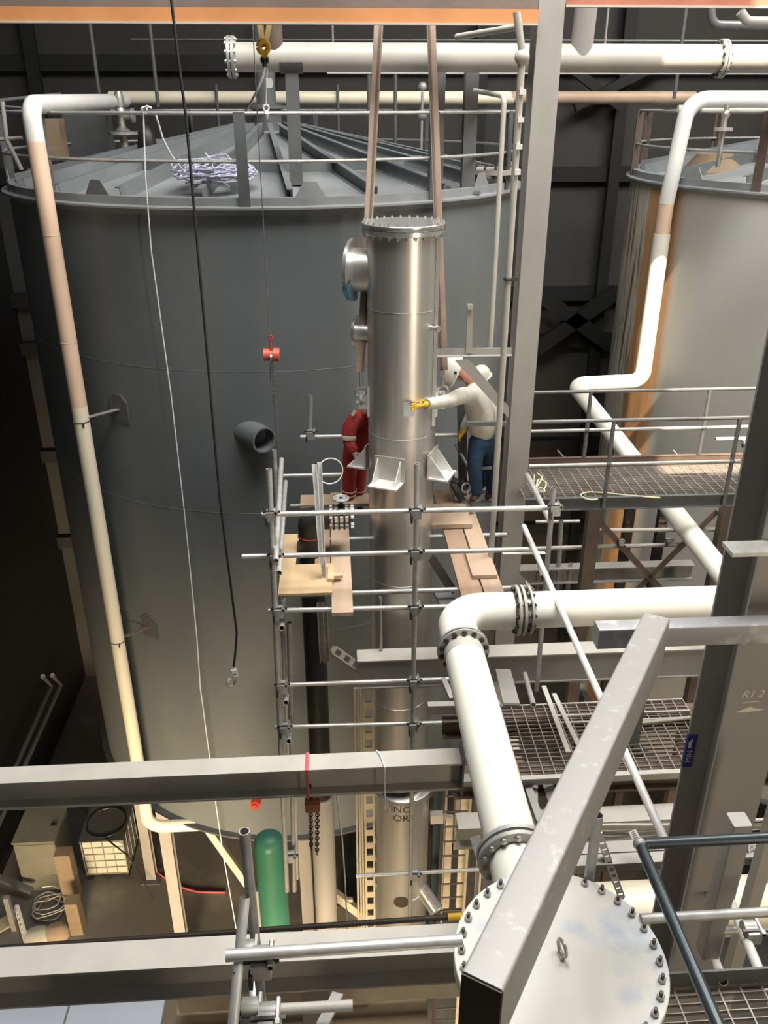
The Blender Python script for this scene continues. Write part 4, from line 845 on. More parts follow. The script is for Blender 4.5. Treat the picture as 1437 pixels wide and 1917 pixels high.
# bits of steel on the floor beams by the thick white pipe
solo('steel_plate', MB().bar(P3((800, 1326, dy1-.06)), P3((935, 1323, dy1-.06)), .07, .10), K['steel'], 'short grey box stub left of the thick white pipe under the lowest tube', 'stub')
solo('steel_plate', MB().bar(P3((814, 1462, 4.84)), P3((905, 1460, 4.84)), .085, .05), K['steel'], 'grey channel stub below the floor beam end beside the thick white pipe', 'stub')
solo('steel_plate', MB().bar(P3((829, 1270, 6.93)), P3((846, 1308, 6.7)), .055, .03), K['steel'], 'small grey angle leaning on the thick white pipe', 'stub')
qa, qb = P3((888, 1566, 4.6)), P3((912, 1642, 4.35))
solo('steel_strut', MB().bar(qa, qb, .07, .04, V((0, -1, 0))).bar(qb+(qa-qb)*.05, V((qb.x, qb.y, ZF)), .07, .04, V((0, -1, 0))), K['steel'], 'grey strut left of the lower pipe flange', 'strut')
# caged ladder behind
lad = thing('ladder', 'dark caged ladder standing right of the lower stainless vessel', 'ladder', P3((848, 1740, 8.6)))
xl_, xr_ = aY(824, 1600, 8.6).x, aY(878, 1600, 8.6).x; zt_l, zb_l = aY(850, 1475, 8.6).z, ZF
for x in (xl_, xr_): make('side_rail', MB().bx(x-.02, x+.02, 8.58, 8.63, zb_l, zt_l), K['dbrown'], lad)
for k in range(22): z = zt_l-.15-.3*k; 
z = zt_l-.15
while z > zb_l: make('rung', MB().cyl(V((xl_, 8.6, z)), V((xr_, 8.6, z)), .014, 8), K['dbrown'], lad); z -= .28
for (x0, x1, lb) in ((832, 845, 'left'), (858, 879, 'right')):
    m = MB().bx(aY(x0, 1600, 9.0).x, aY(x1, 1600, 9.0).x, 9.0, 9.06, aY(850, 1700, 9.0).z, aY(850, 1485 if lb == 'right' else 1530, 9.0).z)
    solo('wall_duct', m, K['cream2'], 'yellowed vertical duct seen through the %s side of the ladder' % lb, 'duct')
stube('thin pale tube rising beside the caged ladder', (881, 1475, 7.8), V((P3((865, 1720, 7.8)).x, 7.8, ZF)), .022, 'cream2')
solo('junction_box', MB().box(P3((817, 1530, 8.3)), (.17, .1, .14)), K['beamw'], 'small pale box fixed right of the stencilled vessel', 'box')
post2('dark blue grey post between the stencilled vessel and the ladder', V((aY(822, 1480, 8.9).x, 8.9, aY(822, 1470, 8.9).z)), V((aY(822, 1480, 8.9).x, 8.9, -12.4)), .16, .1, K['navy'])
# green vessel and neighbours
xg = aY(505, 1600, 7.4).x; zg = aY(505, 1562, 7.4).z
t = thing('green_vessel', 'slim green vessel with a rounded top behind the nearest upright', 'vessel', V((xg, 7.4, ZF)))
make('shell', MB().lathe([(.18, ZF), (.18, zg-.14), (.165, zg-.08), (.12, zg-.03), (.06, zg-.005), (.001, zg)], V((xg, 7.4, 0)), n=40), K['green'], t)
make('side_fin', MB().bx(xg-.23, xg-.15, 7.36, 7.44, ZF, zg-.9), K['steel'], t)
solo('plastic_film', MB().add([P3(q) for q in ((519, 1562, 7.5), (532, 1560, 7.4), (530, 1590, 7.5), (536, 1615, 7.3), (527, 1618, 7.5), (522, 1590, 7.4), (546, 1562, 7.5), (554, 1565, 7.4), (553, 1600, 7.5), (546, 1603, 7.4))], [(0, 1, 2, 5), (2, 3, 4, 5), (6, 7, 8, 9)]), K['bfilm'], 'torn light blue film beside the green vessel', 'film')
solo('timber_beam', MB().bx(-1.3, 1.0, 4.22, 4.34, aY(500, 1868, 4.22).z-.12, aY(500, 1850, 4.22).z), K['cream2'], 'yellowish timber ledge right under the nearest grey floor beam', 'timber')
post2('broad grey post below the nearest floor beam left of the white elbow', V((aY(592, 1860, 4.0).x, 4.0, aY(592, 1832, 4.0).z)), V((aY(592, 1860, 4.0).x, 4.0, -9)), .20, .16, K['steel'])
for k, x in enumerate((541, 551, 557)):
    solo('cable', MB().cyl(P3((x, 1850, 4.5)), P3((x+2, 1945, 4.3)), .008, 6), K['cream2'], ('leftmost', 'middle', 'rightmost')[k]+' thin pale cable hanging by the broad grey post', 'cable')
solo('pale_block', MB().box(P3((695, 1852, 4.4)), (.12, .06, .2)), K['cream'], 'small cream block below the floor beam behind the white elbow', 'block')
# cabin roof sheets at the bottom left
zc2 = -6.0; a, b = aZ(313, 1846, zc2), aZ(-200, 1846, zc2); sx_ = aZ(130, 1880, zc2).x
for k, (x0, x1) in enumerate(((b.x, sx_-.008), (sx_+.008, a.x))):
    solo('roof_sheet', MB().bx(x0, x1, 2.4, 4.6, zc2-.03, zc2), K['panel'], ('pale blue sheet cut off by the bottom left corner', 'pale blue sheet right of the seam in the bottom left')[k], 'sheet')
solo('brown_platform', MB().bx(a.x+.02, .6, 2.4, 4.5, -6.45, -6.4), K['carton'], 'brown board surface right of the pale blue sheets', 'board')
# ================================================================ ropes, slings and hoists
solo('wire_rope', MB().tube([P3(q) for q in (V((P3((310, -40, 7.0)).x-.1, 7.0, 7.2)), (316, -40, 7.0), (332, 100, 7.0), (348, 220, 7.0), (382, 600, 7.0), (411, 930, 7.0), (443, 1185, 7.0), (440, 1225, 7.0), (437, 1248, 7.0))], .011, 8), K['wire'], 'black wire rope hanging down in front of the grey tank', 'rope')
sh = thing('shackle', 'steel shackle at the bottom end of the black wire rope', 'shackle', P3((436, 1285, 7.0)))
q = P3((432, 1278, 7.0)); q2 = P3((438, 1256, 7.0))
make('bow', MB().torus(q, .042, .011, V((.5, -1, .2)), 20, 8), K['zbolt'], sh)
make('pin', MB().cyl(q+V((-.02, 0, .04)), q+V((.06, 0, .05)), .013, 8).cyl(q+V((.06, 0, .05)), q+V((.075, 0, .053)), .02, 6), K['alu'], sh)
make('rope_clip', MB().box(q2, (.06, .04, .035), .4).box(q2+V((.01, 0, -.06)), (.05, .04, .03)), K['alu'], sh)
solo('white_rope', MB().tube([P3(q) for q in ((268, 204, 10.0), (272, 330, 10.0), (283, 470, 10.0), (320, 740, 9.98), (345, 960, 9.95), (368, 1190, 9.9), (375, 1290, 9.9), (403, 1500, 9.9), (416, 1590, 9.9), (442, 1740, 9.9))], .0085, 6), K['rope'], 'white rope tied to the tank guardrail and hanging to the floor', 'rope')
solo('rope_knot', MB().torus(P3((270, 206, 9.97)), .028, .011, V((.3, -1, .2)), 16, 6).tube([P3((266, 203, 9.95)), P3((275, 199, 9.93)), P3((283, 202, 9.97))], .013, 6), K['rope'], 'white rope knot at the top rail of the tank', 'knot')
pts = []
rc_ = aY(402, 338, 10.55); random.seed(11)
for k in range(340):
    a = k*.42; rr = .27+.10*math.sin(k*.27)+random.uniform(-.05, .05)
    p = rc_+V((math.cos(a)*rr*1.25+random.uniform(-.03, .03), math.sin(a)*rr*.75+.05, 0)); p.z = roofz(math.hypot(p.x-T1X, p.y-T1Y))+.13+.05*math.sin(k*.13)+.0004*k+random.uniform(0, .06); pts.append(p)
solo('rope_coil', MB().tube(fillet(pts, .03, 2), .009, 5), K['brope'], 'heap of blue and white rope lying on the near tank roof', 'rope')
solo('white_rope', MB().tube([P3(q) for q in ((290, 210, 10.2), (305, 260, 10.25), (320, 290, 10.3), (345, 322, 10.45))], .011, 6).tube([P3(q) for q in ((383, 286, 10.3), (395, 300, 10.3), (402, 330, 10.35), (430, 350, 10.4))], .011, 6), K['rope'], 'loose white rope end running from the guardrail to the rope heap', 'rope')
YC = 9.15
solo('thin_cord', MB().tube([P3(q) for q in (V((P3((472, 30, YC)).x-.04, YC, 7.2)), (472, 30, YC), (478, 150, YC), (486, 300, YC), (493, 420, YC), (503, 600, YC), (506, 638, YC))], .005, 6), K['chain'], 'thin grey cord coming down to the red chain hoist', 'cord')
ch = thing('chain_hoist', 'red chain hoist hanging in front of the grey tank', 'hoist', P3((510, 680, YC)))
q = P3((508, 664, YC))
make('top_hook', MB().tube([P3((506, 634, YC)), P3((506, 648, YC)), P3((507, 655, YC))], .009, 8).torus(P3((506, 632, YC)), .022, .007, V((0, 1, 0)), 14, 6), K['red'], ch)
make('body', MB().cyl(q+V((-.085, 0, .0)), q+V((-.02, 0, .0)), .068, 18).cyl(q+V((.02, 0, 0)), q+V((.085, 0, -.005)), .075, 18).cyl(q+V((-.03, 0, 0)), q+V((.03, 0, 0)), .05, 14), K['ored'], ch)
make('hand_wheel', MB().lathe([(.03, -.01), (.06, -.012), (.06, .012), (.03, .01)], q+V((0, -.03, -.03)), V((1, 0, 0)), n=20), K['chain'], ch)
def chainlinks(pts, step, R_, r_):
    m = MB(); P = [P3(p) for p in pts]; acc = 0; k = 0
    for i in range(len(P)-1):
        L_ = (P[i+1]-P[i]).length; s_ = acc; d_ = (P[i+1]-P[i]).normalized()
        while s_ < L_:
            ax = V((0, 1, 0)) if k % 2 else V((1, 0, .05)); c_ = P[i]+d_*s_
            sd_ = ax.cross(d_).normalized(); pp = [c_+d_*(R_*1.5*math.cos(t_))+sd_*(R_*math.sin(t_)) for t_ in [2*math.pi*j/8 for j in range(9)]]
            m.tube(pp, r_, 5, cap=False); s_ += step; k += 1
        acc = s_-L_
    return m
make('chain', chainlinks(((510, 680, YC), (516, 780, YC), (521, 875, YC), (523, 905, YC)), .030, .015, .0048), K['chain'], ch)
make('rear_chain', MB().tube([P3((506, 680, YC+.05)), P3((506, 712, YC+.05))], .007, 6), K['chain'], ch)
# yellow sling with a hook under the overhead beam
sg = thing('lifting_sling', 'yellow webbing sling with a yellow hook block below the overhead beam', 'sling', P3((494, 118, 8.9)))
make('webbing', MB().bar(P3((482, 30, 8.95)), P3((494, 88, 8.9)), .045, .008, V((0, -1, 0))).bar(P3((507, 30, 8.95)), P3((496, 88, 8.9)), .045, .008, V((0, -1, 0))), K['sling'], sg)
q = P3((493, 88, 8.87))
make('hook_block', MB().torus(q, .045, .026, V((.3, -1, 0)), 18, 8).box(q+V((.01, 0, -.065)), (.05, .04, .05)), K['yellow'], sg)
make('shackle', MB().torus(P3((495, 112, 8.87)), .030, .011, V((0, 1, 0)), 14, 6).cyl(P3((495, 103, 8.87)), P3((495, 125, 8.87)), .02, 8), K['black'], sg)
solo('white_rope', MB().tube([P3(q) for q in ((496, 124, 8.87), (493, 142, 8.85), (482, 168, 8.9), (465, 200, 9.3), (460, 207, 9.5))], .012, 6), K['rope'], 'short white rope from the yellow sling down to the guardrail', 'rope')
hk = thing('lifting_hook', 'small white painted hook with a white tag under the yellow sling', 'hook', P3((497, 220, 8.85)))
make('line', MB().tube([P3((500, 128, 8.86)), P3((499, 150, 8.86)), P3((498, 195, 8.86))], .006, 6), K['rope'], hk)
q = P3((503, 156, 8.85)); make('tag', MB().poly([q+V((-.025, 0, -.04)), q+V((.03, 0, -.035)), q+V((.04, 0, 0)), q+V((.03, 0, .045)), q+V((-.025, 0, .045))], .006, V((0, -1, 0))), K['pwhite'], hk)
q = P3((498, 202, 8.86)); make('hook', MB().torus(q, .026, .009, V((0, 1, 0)), 16, 6).lathe([(.001, -.11), (.014, -.09), (.03, -.05), (.02, -.02), (.001, -.02)], q, n=12), K['pwhite'], hk)
# red strap and orange hoist on the floor beam
xs_ = aY(575, 1430, 4.72).x
m = MB(); zz0, zz1 = Z1+.004, Z1-.254
m.tube([V((xs_, 4.72-.085, zz1)), V((xs_, 4.72-.087, zz0)), V((xs_, 4.72+.087, zz0)), V((xs_, 4.72+.085, zz1)), V((xs_, 4.72, zz1-.06)), V((xs_, 4.72-.085, zz1))], .010, 6)
solo('red_strap', m.bx(xs_-.014, xs_+.014, 4.63, 4.81, Z1, Z1+.006), K['redf'], 'red strap looped round the grey open floor beam', 'strap')
oh = thing('chain_hoist', 'orange chain hoist hanging from the red strap under the floor beam', 'hoist', P3((588, 1525, 4.72)))
q = P3((585, 1507, 4.72))
make('body', MB().cyl(q+V((-.05, 0, 0)), q+V((.05, 0, 0)), .055, 18).box(q+V((0, 0, .01)), (.11, .09, .07)), K['rust2'], oh)
make('top_hook', MB().tube([P3((580, 1466, 4.72)), P3((581, 1480, 4.72)), P3((583, 1497, 4.72))], .012, 8), K['bolt'], oh)
make('chain', chainlinks(((581, 1520, 4.72), (582, 1590, 4.72)), .03, .014, .005), K['bolt'], oh)
make('rear_chain', chainlinks(((594, 1520, 4.76), (593, 1600, 4.76)), .03, .014, .005), K['bolt'], oh)
solo('load_chain', chainlinks(((546, 1475, 7.1), (549, 1590, 7.1)), .045, .02, .007), K['chain'], 'steel chain hanging among the uprights above the green vessel', 'chain')
xs2 = aY(713, 1425, 4.72).x
solo('thin_cord', MB().tube([V((xs2-.03, 4.81, Z1+.004)), V((xs2, 4.74, Z1+.008)), V((xs2+.02, 4.63, Z1+.004)), V((xs2+.022, 4.625, Z1-.25)), P3((640, 1600, 5.2)) if False else V((xs2+.022, 4.63, Z1-.4))], .006, 6), K['rope'], 'thin white cord tied over the grey open floor beam', 'cord')
solo('thin_cord', MB().tube([V((P3((628, 1482, 4.76)).x, 4.76, Z1-.25)), P3((640, 1570, 4.8)), P3((645, 1640, 4.8)), P3((650, 1740, 4.8))], .006, 6), K['rope'], 'thin pale cord hanging in the dark gap left of the tall slotted strut', 'cord')
# pale cord on the walkway
random.seed(5)
def squiggle(pts, n=60, amp=.0): return fillet(pts, .05, 3)
solo('cord_tangle', MB().tube(squiggle([(1000, 888, 8.6), (998, 905, 8.55), (1010, 930, 8.5), (1024, 905, 8.6), (1008, 893, 8.7), (1002, 915, 8.5), (1026, 925, 8.45), (1010, 908, 8.6), (990, 935, 8.45), (1012, 900, 8.6), (1015, 893, 8.7), (1005, 886, 8.8)]), .009, 6), K['string'], 'tangle of pale green cord at the left end of the walkway', 'cord')
q = [aZ(x, y, ZK+.012) for x, y in ((1235, 932), (1180, 928), (1135, 923), (1102, 921), (1085, 925), (1090, 932), (1108, 936), (1118, 934))]
solo('rope', MB().tube(fillet(q, .08, 4), .010, 6), K['string'], 'pale green cord lying in a loop on the walkway grating', 'cord')
# ================================================================ tank roof furniture
q = aY(226, 215, 14.3); zb_ = roofz(math.hypot(q.x-T1X, 14.3-T1Y))
t = thing('relief_valve', 'dull metal relief valve standing on the far left of the near tank roof', 'valve', V((q.x, 14.3, zb_)))
zz = lambda y: aY(226, y, 14.3).z
make('bonnet', MB().lathe([(.001, zz(170)), (.05, zz(171)), (.075, zz(186)), (.075, zz(200)), (.001, zz(200))], V((q.x, 14.3, 0)), n=20), K['zbolt'], t)
make('body', MB().lathe([(.06, zz(200)), (.09, zz(212)), (.045, zz(220)), (.055, zz(238)), (.13, zz(246)), (.06, zz(250)), (.06, zb_)], V((q.x, 14.3, 0)), n=20), K['zbolt'], t)
make('outlet', MB().lathe([(.05, .0), (.05, .16), (.10, .16), (.10, .20), (.001, .20)], V((q.x, 14.3, zz(216))), V((1, 0, 0)), n=18), K['galvd'], t)
make('base_flange', MB().lathe([(.06, 0), (.22, 0), (.22, .04), (.06, .04)], V((q.x, 14.3, zz(252))), n=24), K['galvd'], t)
q = aY(158, 235, 15.2); zb_ = roofz(math.hypot(q.x-T1X, 15.2-T1Y))
solo('equipment_box', MB().bx(aY(118, 235, 15.2).x, aY(200, 235, 15.2).x, 15.2, 15.6, zb_-.05, aY(158, 204, 15.2).z), K['steel_dk'], 'dark grey equipment box behind the guardrail on the left of the near roof', 'box')
q = aY(97, 262, 13.6); zb_ = roofz(3.0)
solo('insulation_block', MB().bx(q.x-.13, q.x+.16, 13.5, 13.8, zb_-.05, aY(97, 222, 13.6).z).box(V((q.x+.02, 13.55, zb_+.28)), (.36, .3, .2), .2), K['carton'], 'brown lumpy block behind the top of the long left pipe', 'block')
q = aY(262, 225, 12.9); zb_ = roofz(math.hypot(q.x-T1X, 12.9-T1Y))
solo('black_bag', MB().lathe([(.001, 0), (.11, .0), (.14, .10), (.11, .30), (.05, .40), (.001, .42)], V((q.x+.06, 12.9, zb_+.02)), n=14), K['black'], 'dark bundle on the roof just behind the tied white rope', 'bundle')
q = aY(920, 283, 12.2); zb_ = roofz(math.hypot(q.x-T1X, 12.2-T1Y))
t = thing('manway', 'bolted round hatch on the right side of the near tank roof', 'hatch', V((q.x, 12.2, zb_)))
make('neck', MB().lathe([(.30, -.08), (.30, .14), (.001, .14)], V((q.x, 12.2, zb_)), n=32), K['steel'], t)
make('cover', MB().lathe([(.001, .20), (.40, .20), (.40, .14), (.30, .14)], V((q.x, 12.2, zb_)), n=36), K['beamw'], t)
for k in range(16):
    a = 2*math.pi*k/16; b = V((q.x+.36*math.cos(a), 12.2+.36*math.sin(a), zb_)); make('bolt', MB().cyl(b+V((0, 0, .09)), b+V((0, 0, .24)), .018, 6), K['bolt'], t, ang=25)
q = aY(715, 275, 13.2); zb_ = roofz(math.hypot(q.x-T1X, 13.2-T1Y))
q = aY(790, 180, 14.6); zb_ = roofz(math.hypot(q.x-T1X, 14.6-T1Y))
t = thing('small_valve', 'small pale valve seen between the right brown strap and the roof pipe', 'valve', V((q.x, 14.6, zb_)))
make('stem', MB().cyl(V((q.x, 14.6, zb_)), V((q.x, 14.6, aY(790, 172, 14.6).z)), .02, 8), K['galvd'], t)
make('body', MB().sphere(V((q.x, 14.6, aY(790, 214, 14.6).z)), .08, 12), K['galvd'], t); make('cap', MB().sphere(V((q.x, 14.6, aY(790, 162, 14.6).z)), .07, 12), K['galvd'], t)
q = aY(1358, 214, 12.0)
t = thing('small_valve', 'small metal valve hanging at the top of the right tank beside a brown post', 'valve', V((q.x, 12.0, roofz(2.3))))
make('body', MB().cyl(V((q.x, 12.0, roofz(2.3))), V((q.x, 12.0, aY(1358, 196, 12.0).z)), .035, 10).sphere(V((q.x, 12.0, q.z)), .06, 10), K['zbolt'], t)
make('flange', MB().lathe([(.03, -.02), (.12, -.02), (.12, .02), (.03, .02)], V((q.x, 12.0, aY(1358, 242, 12.0).z)), n=18), K['galvd'], t)
q = aY(1195, 268, 13.0)
solo('dusty_hatch', MB().lathe([(.001, .22), (.26, .22), (.42, .02), (.46, -.02), (.46, -.14), (.40, -.14)], V((5.75, 13.3, -.86)), n=28), K['carton'], 'dusty round hatch at the left edge of the right tank roof', 'hatch')
# rails of the neighbouring platform at the far left
gr = thing('guardrail', 'pale thin guardrail at the far left edge beside the tank rim', 'guardrail', P3((40, 318, 10.9)))
make('post', MB().tube([P3((4, 190, 10.9)), P3((12, 260, 10.9)), P3((40, 318, 10.9))], .028, 10), K['steel'], gr)
make('top_rail', MB().tube([P3((-40, 192, 10.9)), P3((112, 176, 12.5))], .02, 10), K['rail'], gr)
make('mid_rail', MB().tube([P3((-20, 262, 10.9)), P3((42, 258, 10.9))], .022, 10), K['steel'], gr)
make('short_rail', MB().tube([P3((-20, 198, 10.9)), P3((40, 202, 10.9))], .018, 10), K['rail'], gr)
# cable rails along the left wall
for a, b, lb in (((96, 1284), (10, 1480), 'upper of the two dull pipes slanting down the dark left side'), ((114, 1282), (30, 1470), 'lower of the two dull pipes slanting down the dark left side')):
    solo('wall_pipe', MB().tube([P3((a[0]-16, a[1]-18, 15.0)), aZ(*a, -13.0), aZ(*b, -13.0), aZ(b[0]-40, b[1]+90, -13.0)], .05, 10), K['rail'], lb, 'pipe')
# ================================================================ people
def skin(name, verts, edges, mt, parent, sub=2, root=0):
    """one continuous surface grown round a chain of joints; verts = [(point, radius or (rx, ry))]"""
    org = LOC[parent.name]; me = bpy.data.meshes.new(name)
    me.from_pydata([P3(p)-org for p, r in verts], edges, []); o = bpy.data.objects.new(name, me); COL.objects.link(o)
    md = o.modifiers.new('skin', 'SKIN'); md.use_smooth_shade = True; md.branch_smoothing = .6
    for i, (p, r) in enumerate(verts):
        rr = r if isinstance(r, tuple) else (r, r); me.skin_vertices[0].data[i].radius = rr
    me.skin_vertices[0].data[root].use_root = True
    sb = o.modifiers.new('sub', 'SUBSURF'); sb.levels = sb.render_levels = sub
    dg = bpy.context.evaluated_depsgraph_get(); me2 = bpy.data.meshes.new_from_object(o.evaluated_get(dg))
    bpy.data.objects.remove(o); me2.name = name; me2.materials.clear(); me2.materials.append(mt); me2.shade_smooth()
    n = bpy.data.objects.new(name, me2); COL.objects.link(n); n.parent = parent; LOC[n.name] = org
    return n
def chain(n0, n): return [(n0+i, n0+i+1) for i in range(n-1)]
def person(label, J, legs, arms, head, shirt, trousers, hatmat, glove, tw=1.0):
    """J pelvis/waist/chest/neck; legs = two lists hip..toe; arms = two lists shoulder..hand; head = (centre, facing vector)"""
    base = min((P3(l[-1]) for l in legs), key=lambda p: p.z); t = thing('person', label, 'person', V((P3(J[0]).x, P3(J[0]).y, base.z-.045)))
    Jp = [P3(p) for p in J]; hc, fc = P3(head[0]), head[1].normalized(); up = (hc-Jp[3]).normalized(); sdv = fc.cross(up).normalized()
    crown = hc+up*.085
    vs = [(Jp[0], .075), (Jp[1], .07), (Jp[2], .075), (Jp[3], .062), (hc-up*.07+fc*.01, .074), (hc, (.088, .098)), (crown, .07), (hc+fc*.095-up*.015, .016), (hc-up*.075+fc*.06, .034)]
    ed = [(0, 1), (1, 2), (2, 3), (3, 4), (4, 5), (5, 6), (5, 7), (4, 8)]
    for s_ in (-1, 1): vs.append((hc+sdv*s_*.085-up*.01, .016)); ed.append((5, len(vs)-1))
    for l in legs:
        n0 = len(vs); vs += [(P3(p), r) for p, r in zip(l, (.065, .05, .038, .03))]; ed.append((0, n0)); ed += chain(n0, len(l))
    for a in arms:
        n0 = len(vs); vs += [(P3(p), r) for p, r in zip(a, (.030, .030, .026, .024))]; ed.append((2, n0)); ed += chain(n0, len(a))
    make_body = skin('body', vs, ed, K['skin'], t, 2)
    # trousers
    vs = [(Jp[0]+(Jp[1]-Jp[0])*.5, (.165, .145)), (Jp[0], (.18, .155))]; ed = [(0, 1)]
    for l in legs:
        n0 = len(vs); L_ = [P3(p) for p in l[:3]]; L_.insert(1, L_[0].lerp(L_[1], .5)); L_.insert(3, L_[2].lerp(L_[3], .5))
        vs += [(p, r) for p, r in zip(L_, (.108, .10, .085, .078, .075))]; ed.append((1, n0)); ed += chain(n0, 5)
    skin('trousers', vs, ed, trousers, t, 2, 1)
    # top with sleeves
    vs = [(Jp[0]+(Jp[1]-Jp[0])*-.10, (.20*tw, .175*tw)), (Jp[1], (.20*tw, .17*tw)), (Jp[2], (.215*tw, .18*tw)), (Jp[2].lerp(Jp[3], .95), .10)]; ed = chain(0, 4)
    for a in arms:
        n0 = len(vs); A = [P3(p) for p in a[:3]]; A.insert(1, A[0].lerp(A[1], .5)); A.insert(3, A[2].lerp(A[3], .5))
        vs += [(p, r) for p, r in zip(A, (.105, .092, .076, .070, .055))]; ed.append((2, n0)); ed += chain(n0, 5)
    skin('shirt', vs, ed, shirt, t, 2, 2)
    # gloves: palm, four curled fingers of unequal length and a thumb from the side
    for a in arms:
        w_, h_ = P3(a[2]), P3(a[3]); d = (h_-w_).normalized(); sd = d.cross(V((0, 0, 1))).normalized(); u = sd.cross(d)
        vs = [(w_-d*.04, .040), (w_+d*.03, (.036, .024)), (h_-d*.01, (.042, .022))]; ed = chain(0, 3)
        for k, ln in enumerate((.068, .080, .074, .056)):
            off = u*(.03-.02*k); n0 = len(vs); b = h_+off+d*.02
            vs += [(b, .0105), (b+d*ln*.5-sd*.006, .0098), (b+d*ln*.85-sd*.028, .0088)]; ed.append((2, n0)); ed += chain(n0, 3)
        n0 = len(vs); vs += [(w_+d*.05+u*.035-sd*.01, .013), (w_+d*.085+u*.058-sd*.025, .0115), (w_+d*.115+u*.058-sd*.04, .0095)]; ed.append((1, n0)); ed += chain(n0, 3)
        skin('glove', vs, ed, glove, t, 2, 1)
    # boots
    for l in legs:
        k, f = P3(l[2]), P3(l[3]); m = [(k+V((0, 0, .10)), .055), (k+V((0, 0, .01)), (.055, .06)), (k.lerp(f, .55)+V((0, 0, -.01)), (.045, .05)), (f, (.036, .046))]
        skin('boot', m, chain(0, 4), K['boot'], t, 2)
    # hard hat: dome, brim and peak
    m = MB(); R_ = M((sdv, fc, up)).transposed(); hb = hc+up*.035
    dome = [(1.0, 0), (1.0, .03), (.96, .07), (.82, .115), (.55, .145), (.25, .157), (.001, .16)]
    n = 24; b0 = len(m.v)
    for r_, h_ in dome:
        for k in range(n):
            a = 2*math.pi*k/n; m.v.append(hb+sdv*math.cos(a)*r_*.135+fc*math.sin(a)*r_*.163+up*h_*1.1)
    for i in range(len(dome)-1):
        for k in range(n): m.face(b0+i*n+k, b0+i*n+(k+1) % n, b0+(i+1)*n+(k+1) % n, b0+(i+1)*n+k)
    hat = make('hard_hat', m, hatmat, t)
    m = MB(); ring = []
    for k in range(n):
        a = 2*math.pi*k/n; e = .018+(.055*max(0, math.sin(a))**2); ring.append((a, e))
    for z_ in (.0, .008):
        for a, e in ring: m.v.append(hb+sdv*math.cos(a)*(.131+e*.6)+fc*math.sin(a)*(.159+e)+up*(z_-.25*e))
        for a, e in ring: m.v.append(hb+sdv*math.cos(a)*.124+fc*math.sin(a)*.152+up*z_)
    for k in range(n):
        q = (k+1) % n
        m.face(k, q, n+q, n+k); m.face(2*n+k, 3*n+k, 3*n+q, 2*n+q); m.face(k, 2*n+k, 2*n+q, q); m.face(n+k, n+q, 3*n+q, 3*n+k)
    make('brim', m, hatmat, hat)
    m = MB().tube([hb+sdv*.095+fc*.02-up*.01, hc+sdv*.08-up*.06+fc*.03, hc-up*.13+fc*.05, hc-sdv*.08-up*.06+fc*.03, hb-sdv*.095+fc*.02-up*.01], .006, 6)
    make('chin_strap', m, K['black'], hat)
    return t, hat, hb, sdv, fc, up
for n_ in ('off', ): pass
# worker in the white shirt, reaching across to the column
YWK = 8.95
pw, hat, hb, sdv, fc, up = person('person in white hard hat and off-white shirt reaching a yellow glove to the column',
    [(903, 822, 8.98), (903, 785, 8.96), (896, 739, 8.90), (876, 708, 8.84)],
    [[(889, 838, 8.90), (888, 884, 8.88), (893, 926, 8.96), (881, 937, 8.88)], [(916, 838, 9.08), (920, 882, 9.10), (920, 922, 9.18), (909, 932, 9.12)]],
    [[(880, 735, 8.70), (836, 751, 8.42), (796, 757, 8.14), (776, 761, 8.01)], [(899, 745, 9.10), (879, 785, 9.2), (866, 808, 9.05), (861, 815, 8.98)]],
    ((855, 697, 8.82), V((-.42, -.10, -.90))), K['shirt'], K['jeans'], K['hat'], K['glove'])
q = hb+sdv*-.0+up*.05
make('hat_mark', MB().sphere(hb-sdv*.134+up*.035 if sdv.y > 0 else hb+sdv*.134+up*.035, .016, 10), K['black'], hat)
make('sleeve_cuff', MB().torus(P3((798, 757, 8.155)), .055, .010, P3((836, 751, 8.42))-P3((796, 757, 8.14)), 20, 8), K['gloveg'], pw)
make('harness_strap', MB().bar(P3((936, 738, 8.80)), P3((934, 778, 8.82)), .03, .012, V((0, -1, 0))), K['blue2'], pw)
# worker in red coveralls bent forward behind the column
pr, hat, hb, sdv, fc, up = person('person in red coveralls bending forward behind the left side of the stainless column',
    [(663, 832, 9.16), (664, 800, 9.12), (672, 778, 9.10), (690, 770, 9.06)],
    [[(655, 850, 9.08), (654, 900, 9.05), (650, 945, 9.1), (654, 958, 8.98)], [(672, 850, 9.22), (672, 900, 9.2), (668, 942, 9.25), (676, 951, 9.15)]],
    [[(654, 793, 8.90), (652, 826, 8.86), (664, 850, 8.78), (669, 858, 8.70)], [(682, 790, 9.22), (692, 830, 9.2), (697, 850, 9.1), (700, 856, 9.02)]],
    ((701, 776, 9.02), V((.45, -.25, -.85))), K['coverall'], K['coverall'], K['hat'], K['gloveg'], .78)
def band(pa, pb, f, R_, parent, w_=.022, mt=None):
    a, b = P3(pa), P3(pb); c_ = a.lerp(b, f); d = (b-a).normalized(); make('reflective_band', MB().lathe([(R_, -w_), (R_+.004, -w_*.8), (R_+.004, w_*.8), (R_, w_)], c_, d, n=24), mt or K['reflect'], parent)
band((654, 793, 8.90), (652, 826, 8.86), .80, .080, pr, .028)
make('coverall_body', MB().sphere(P3((673, 803, 9.13)), .17, 20, (.95, .85, 1.25)), K['coverall'], pr)
make('shoulder_stripe', MB().bar(P3((659, 778, 8.86)), P3((664, 768, 8.90)), .03, .012, V((0, -1, 0))), K['reflect'], pr)
band((654, 900, 9.05), (650, 945, 9.1), .35, .088, pr, .008); band((654, 900, 9.05), (650, 945, 9.1), .52, .087, pr, .008)
band((672, 900, 9.2), (668, 942, 9.25), .35, .088, pr, .008)
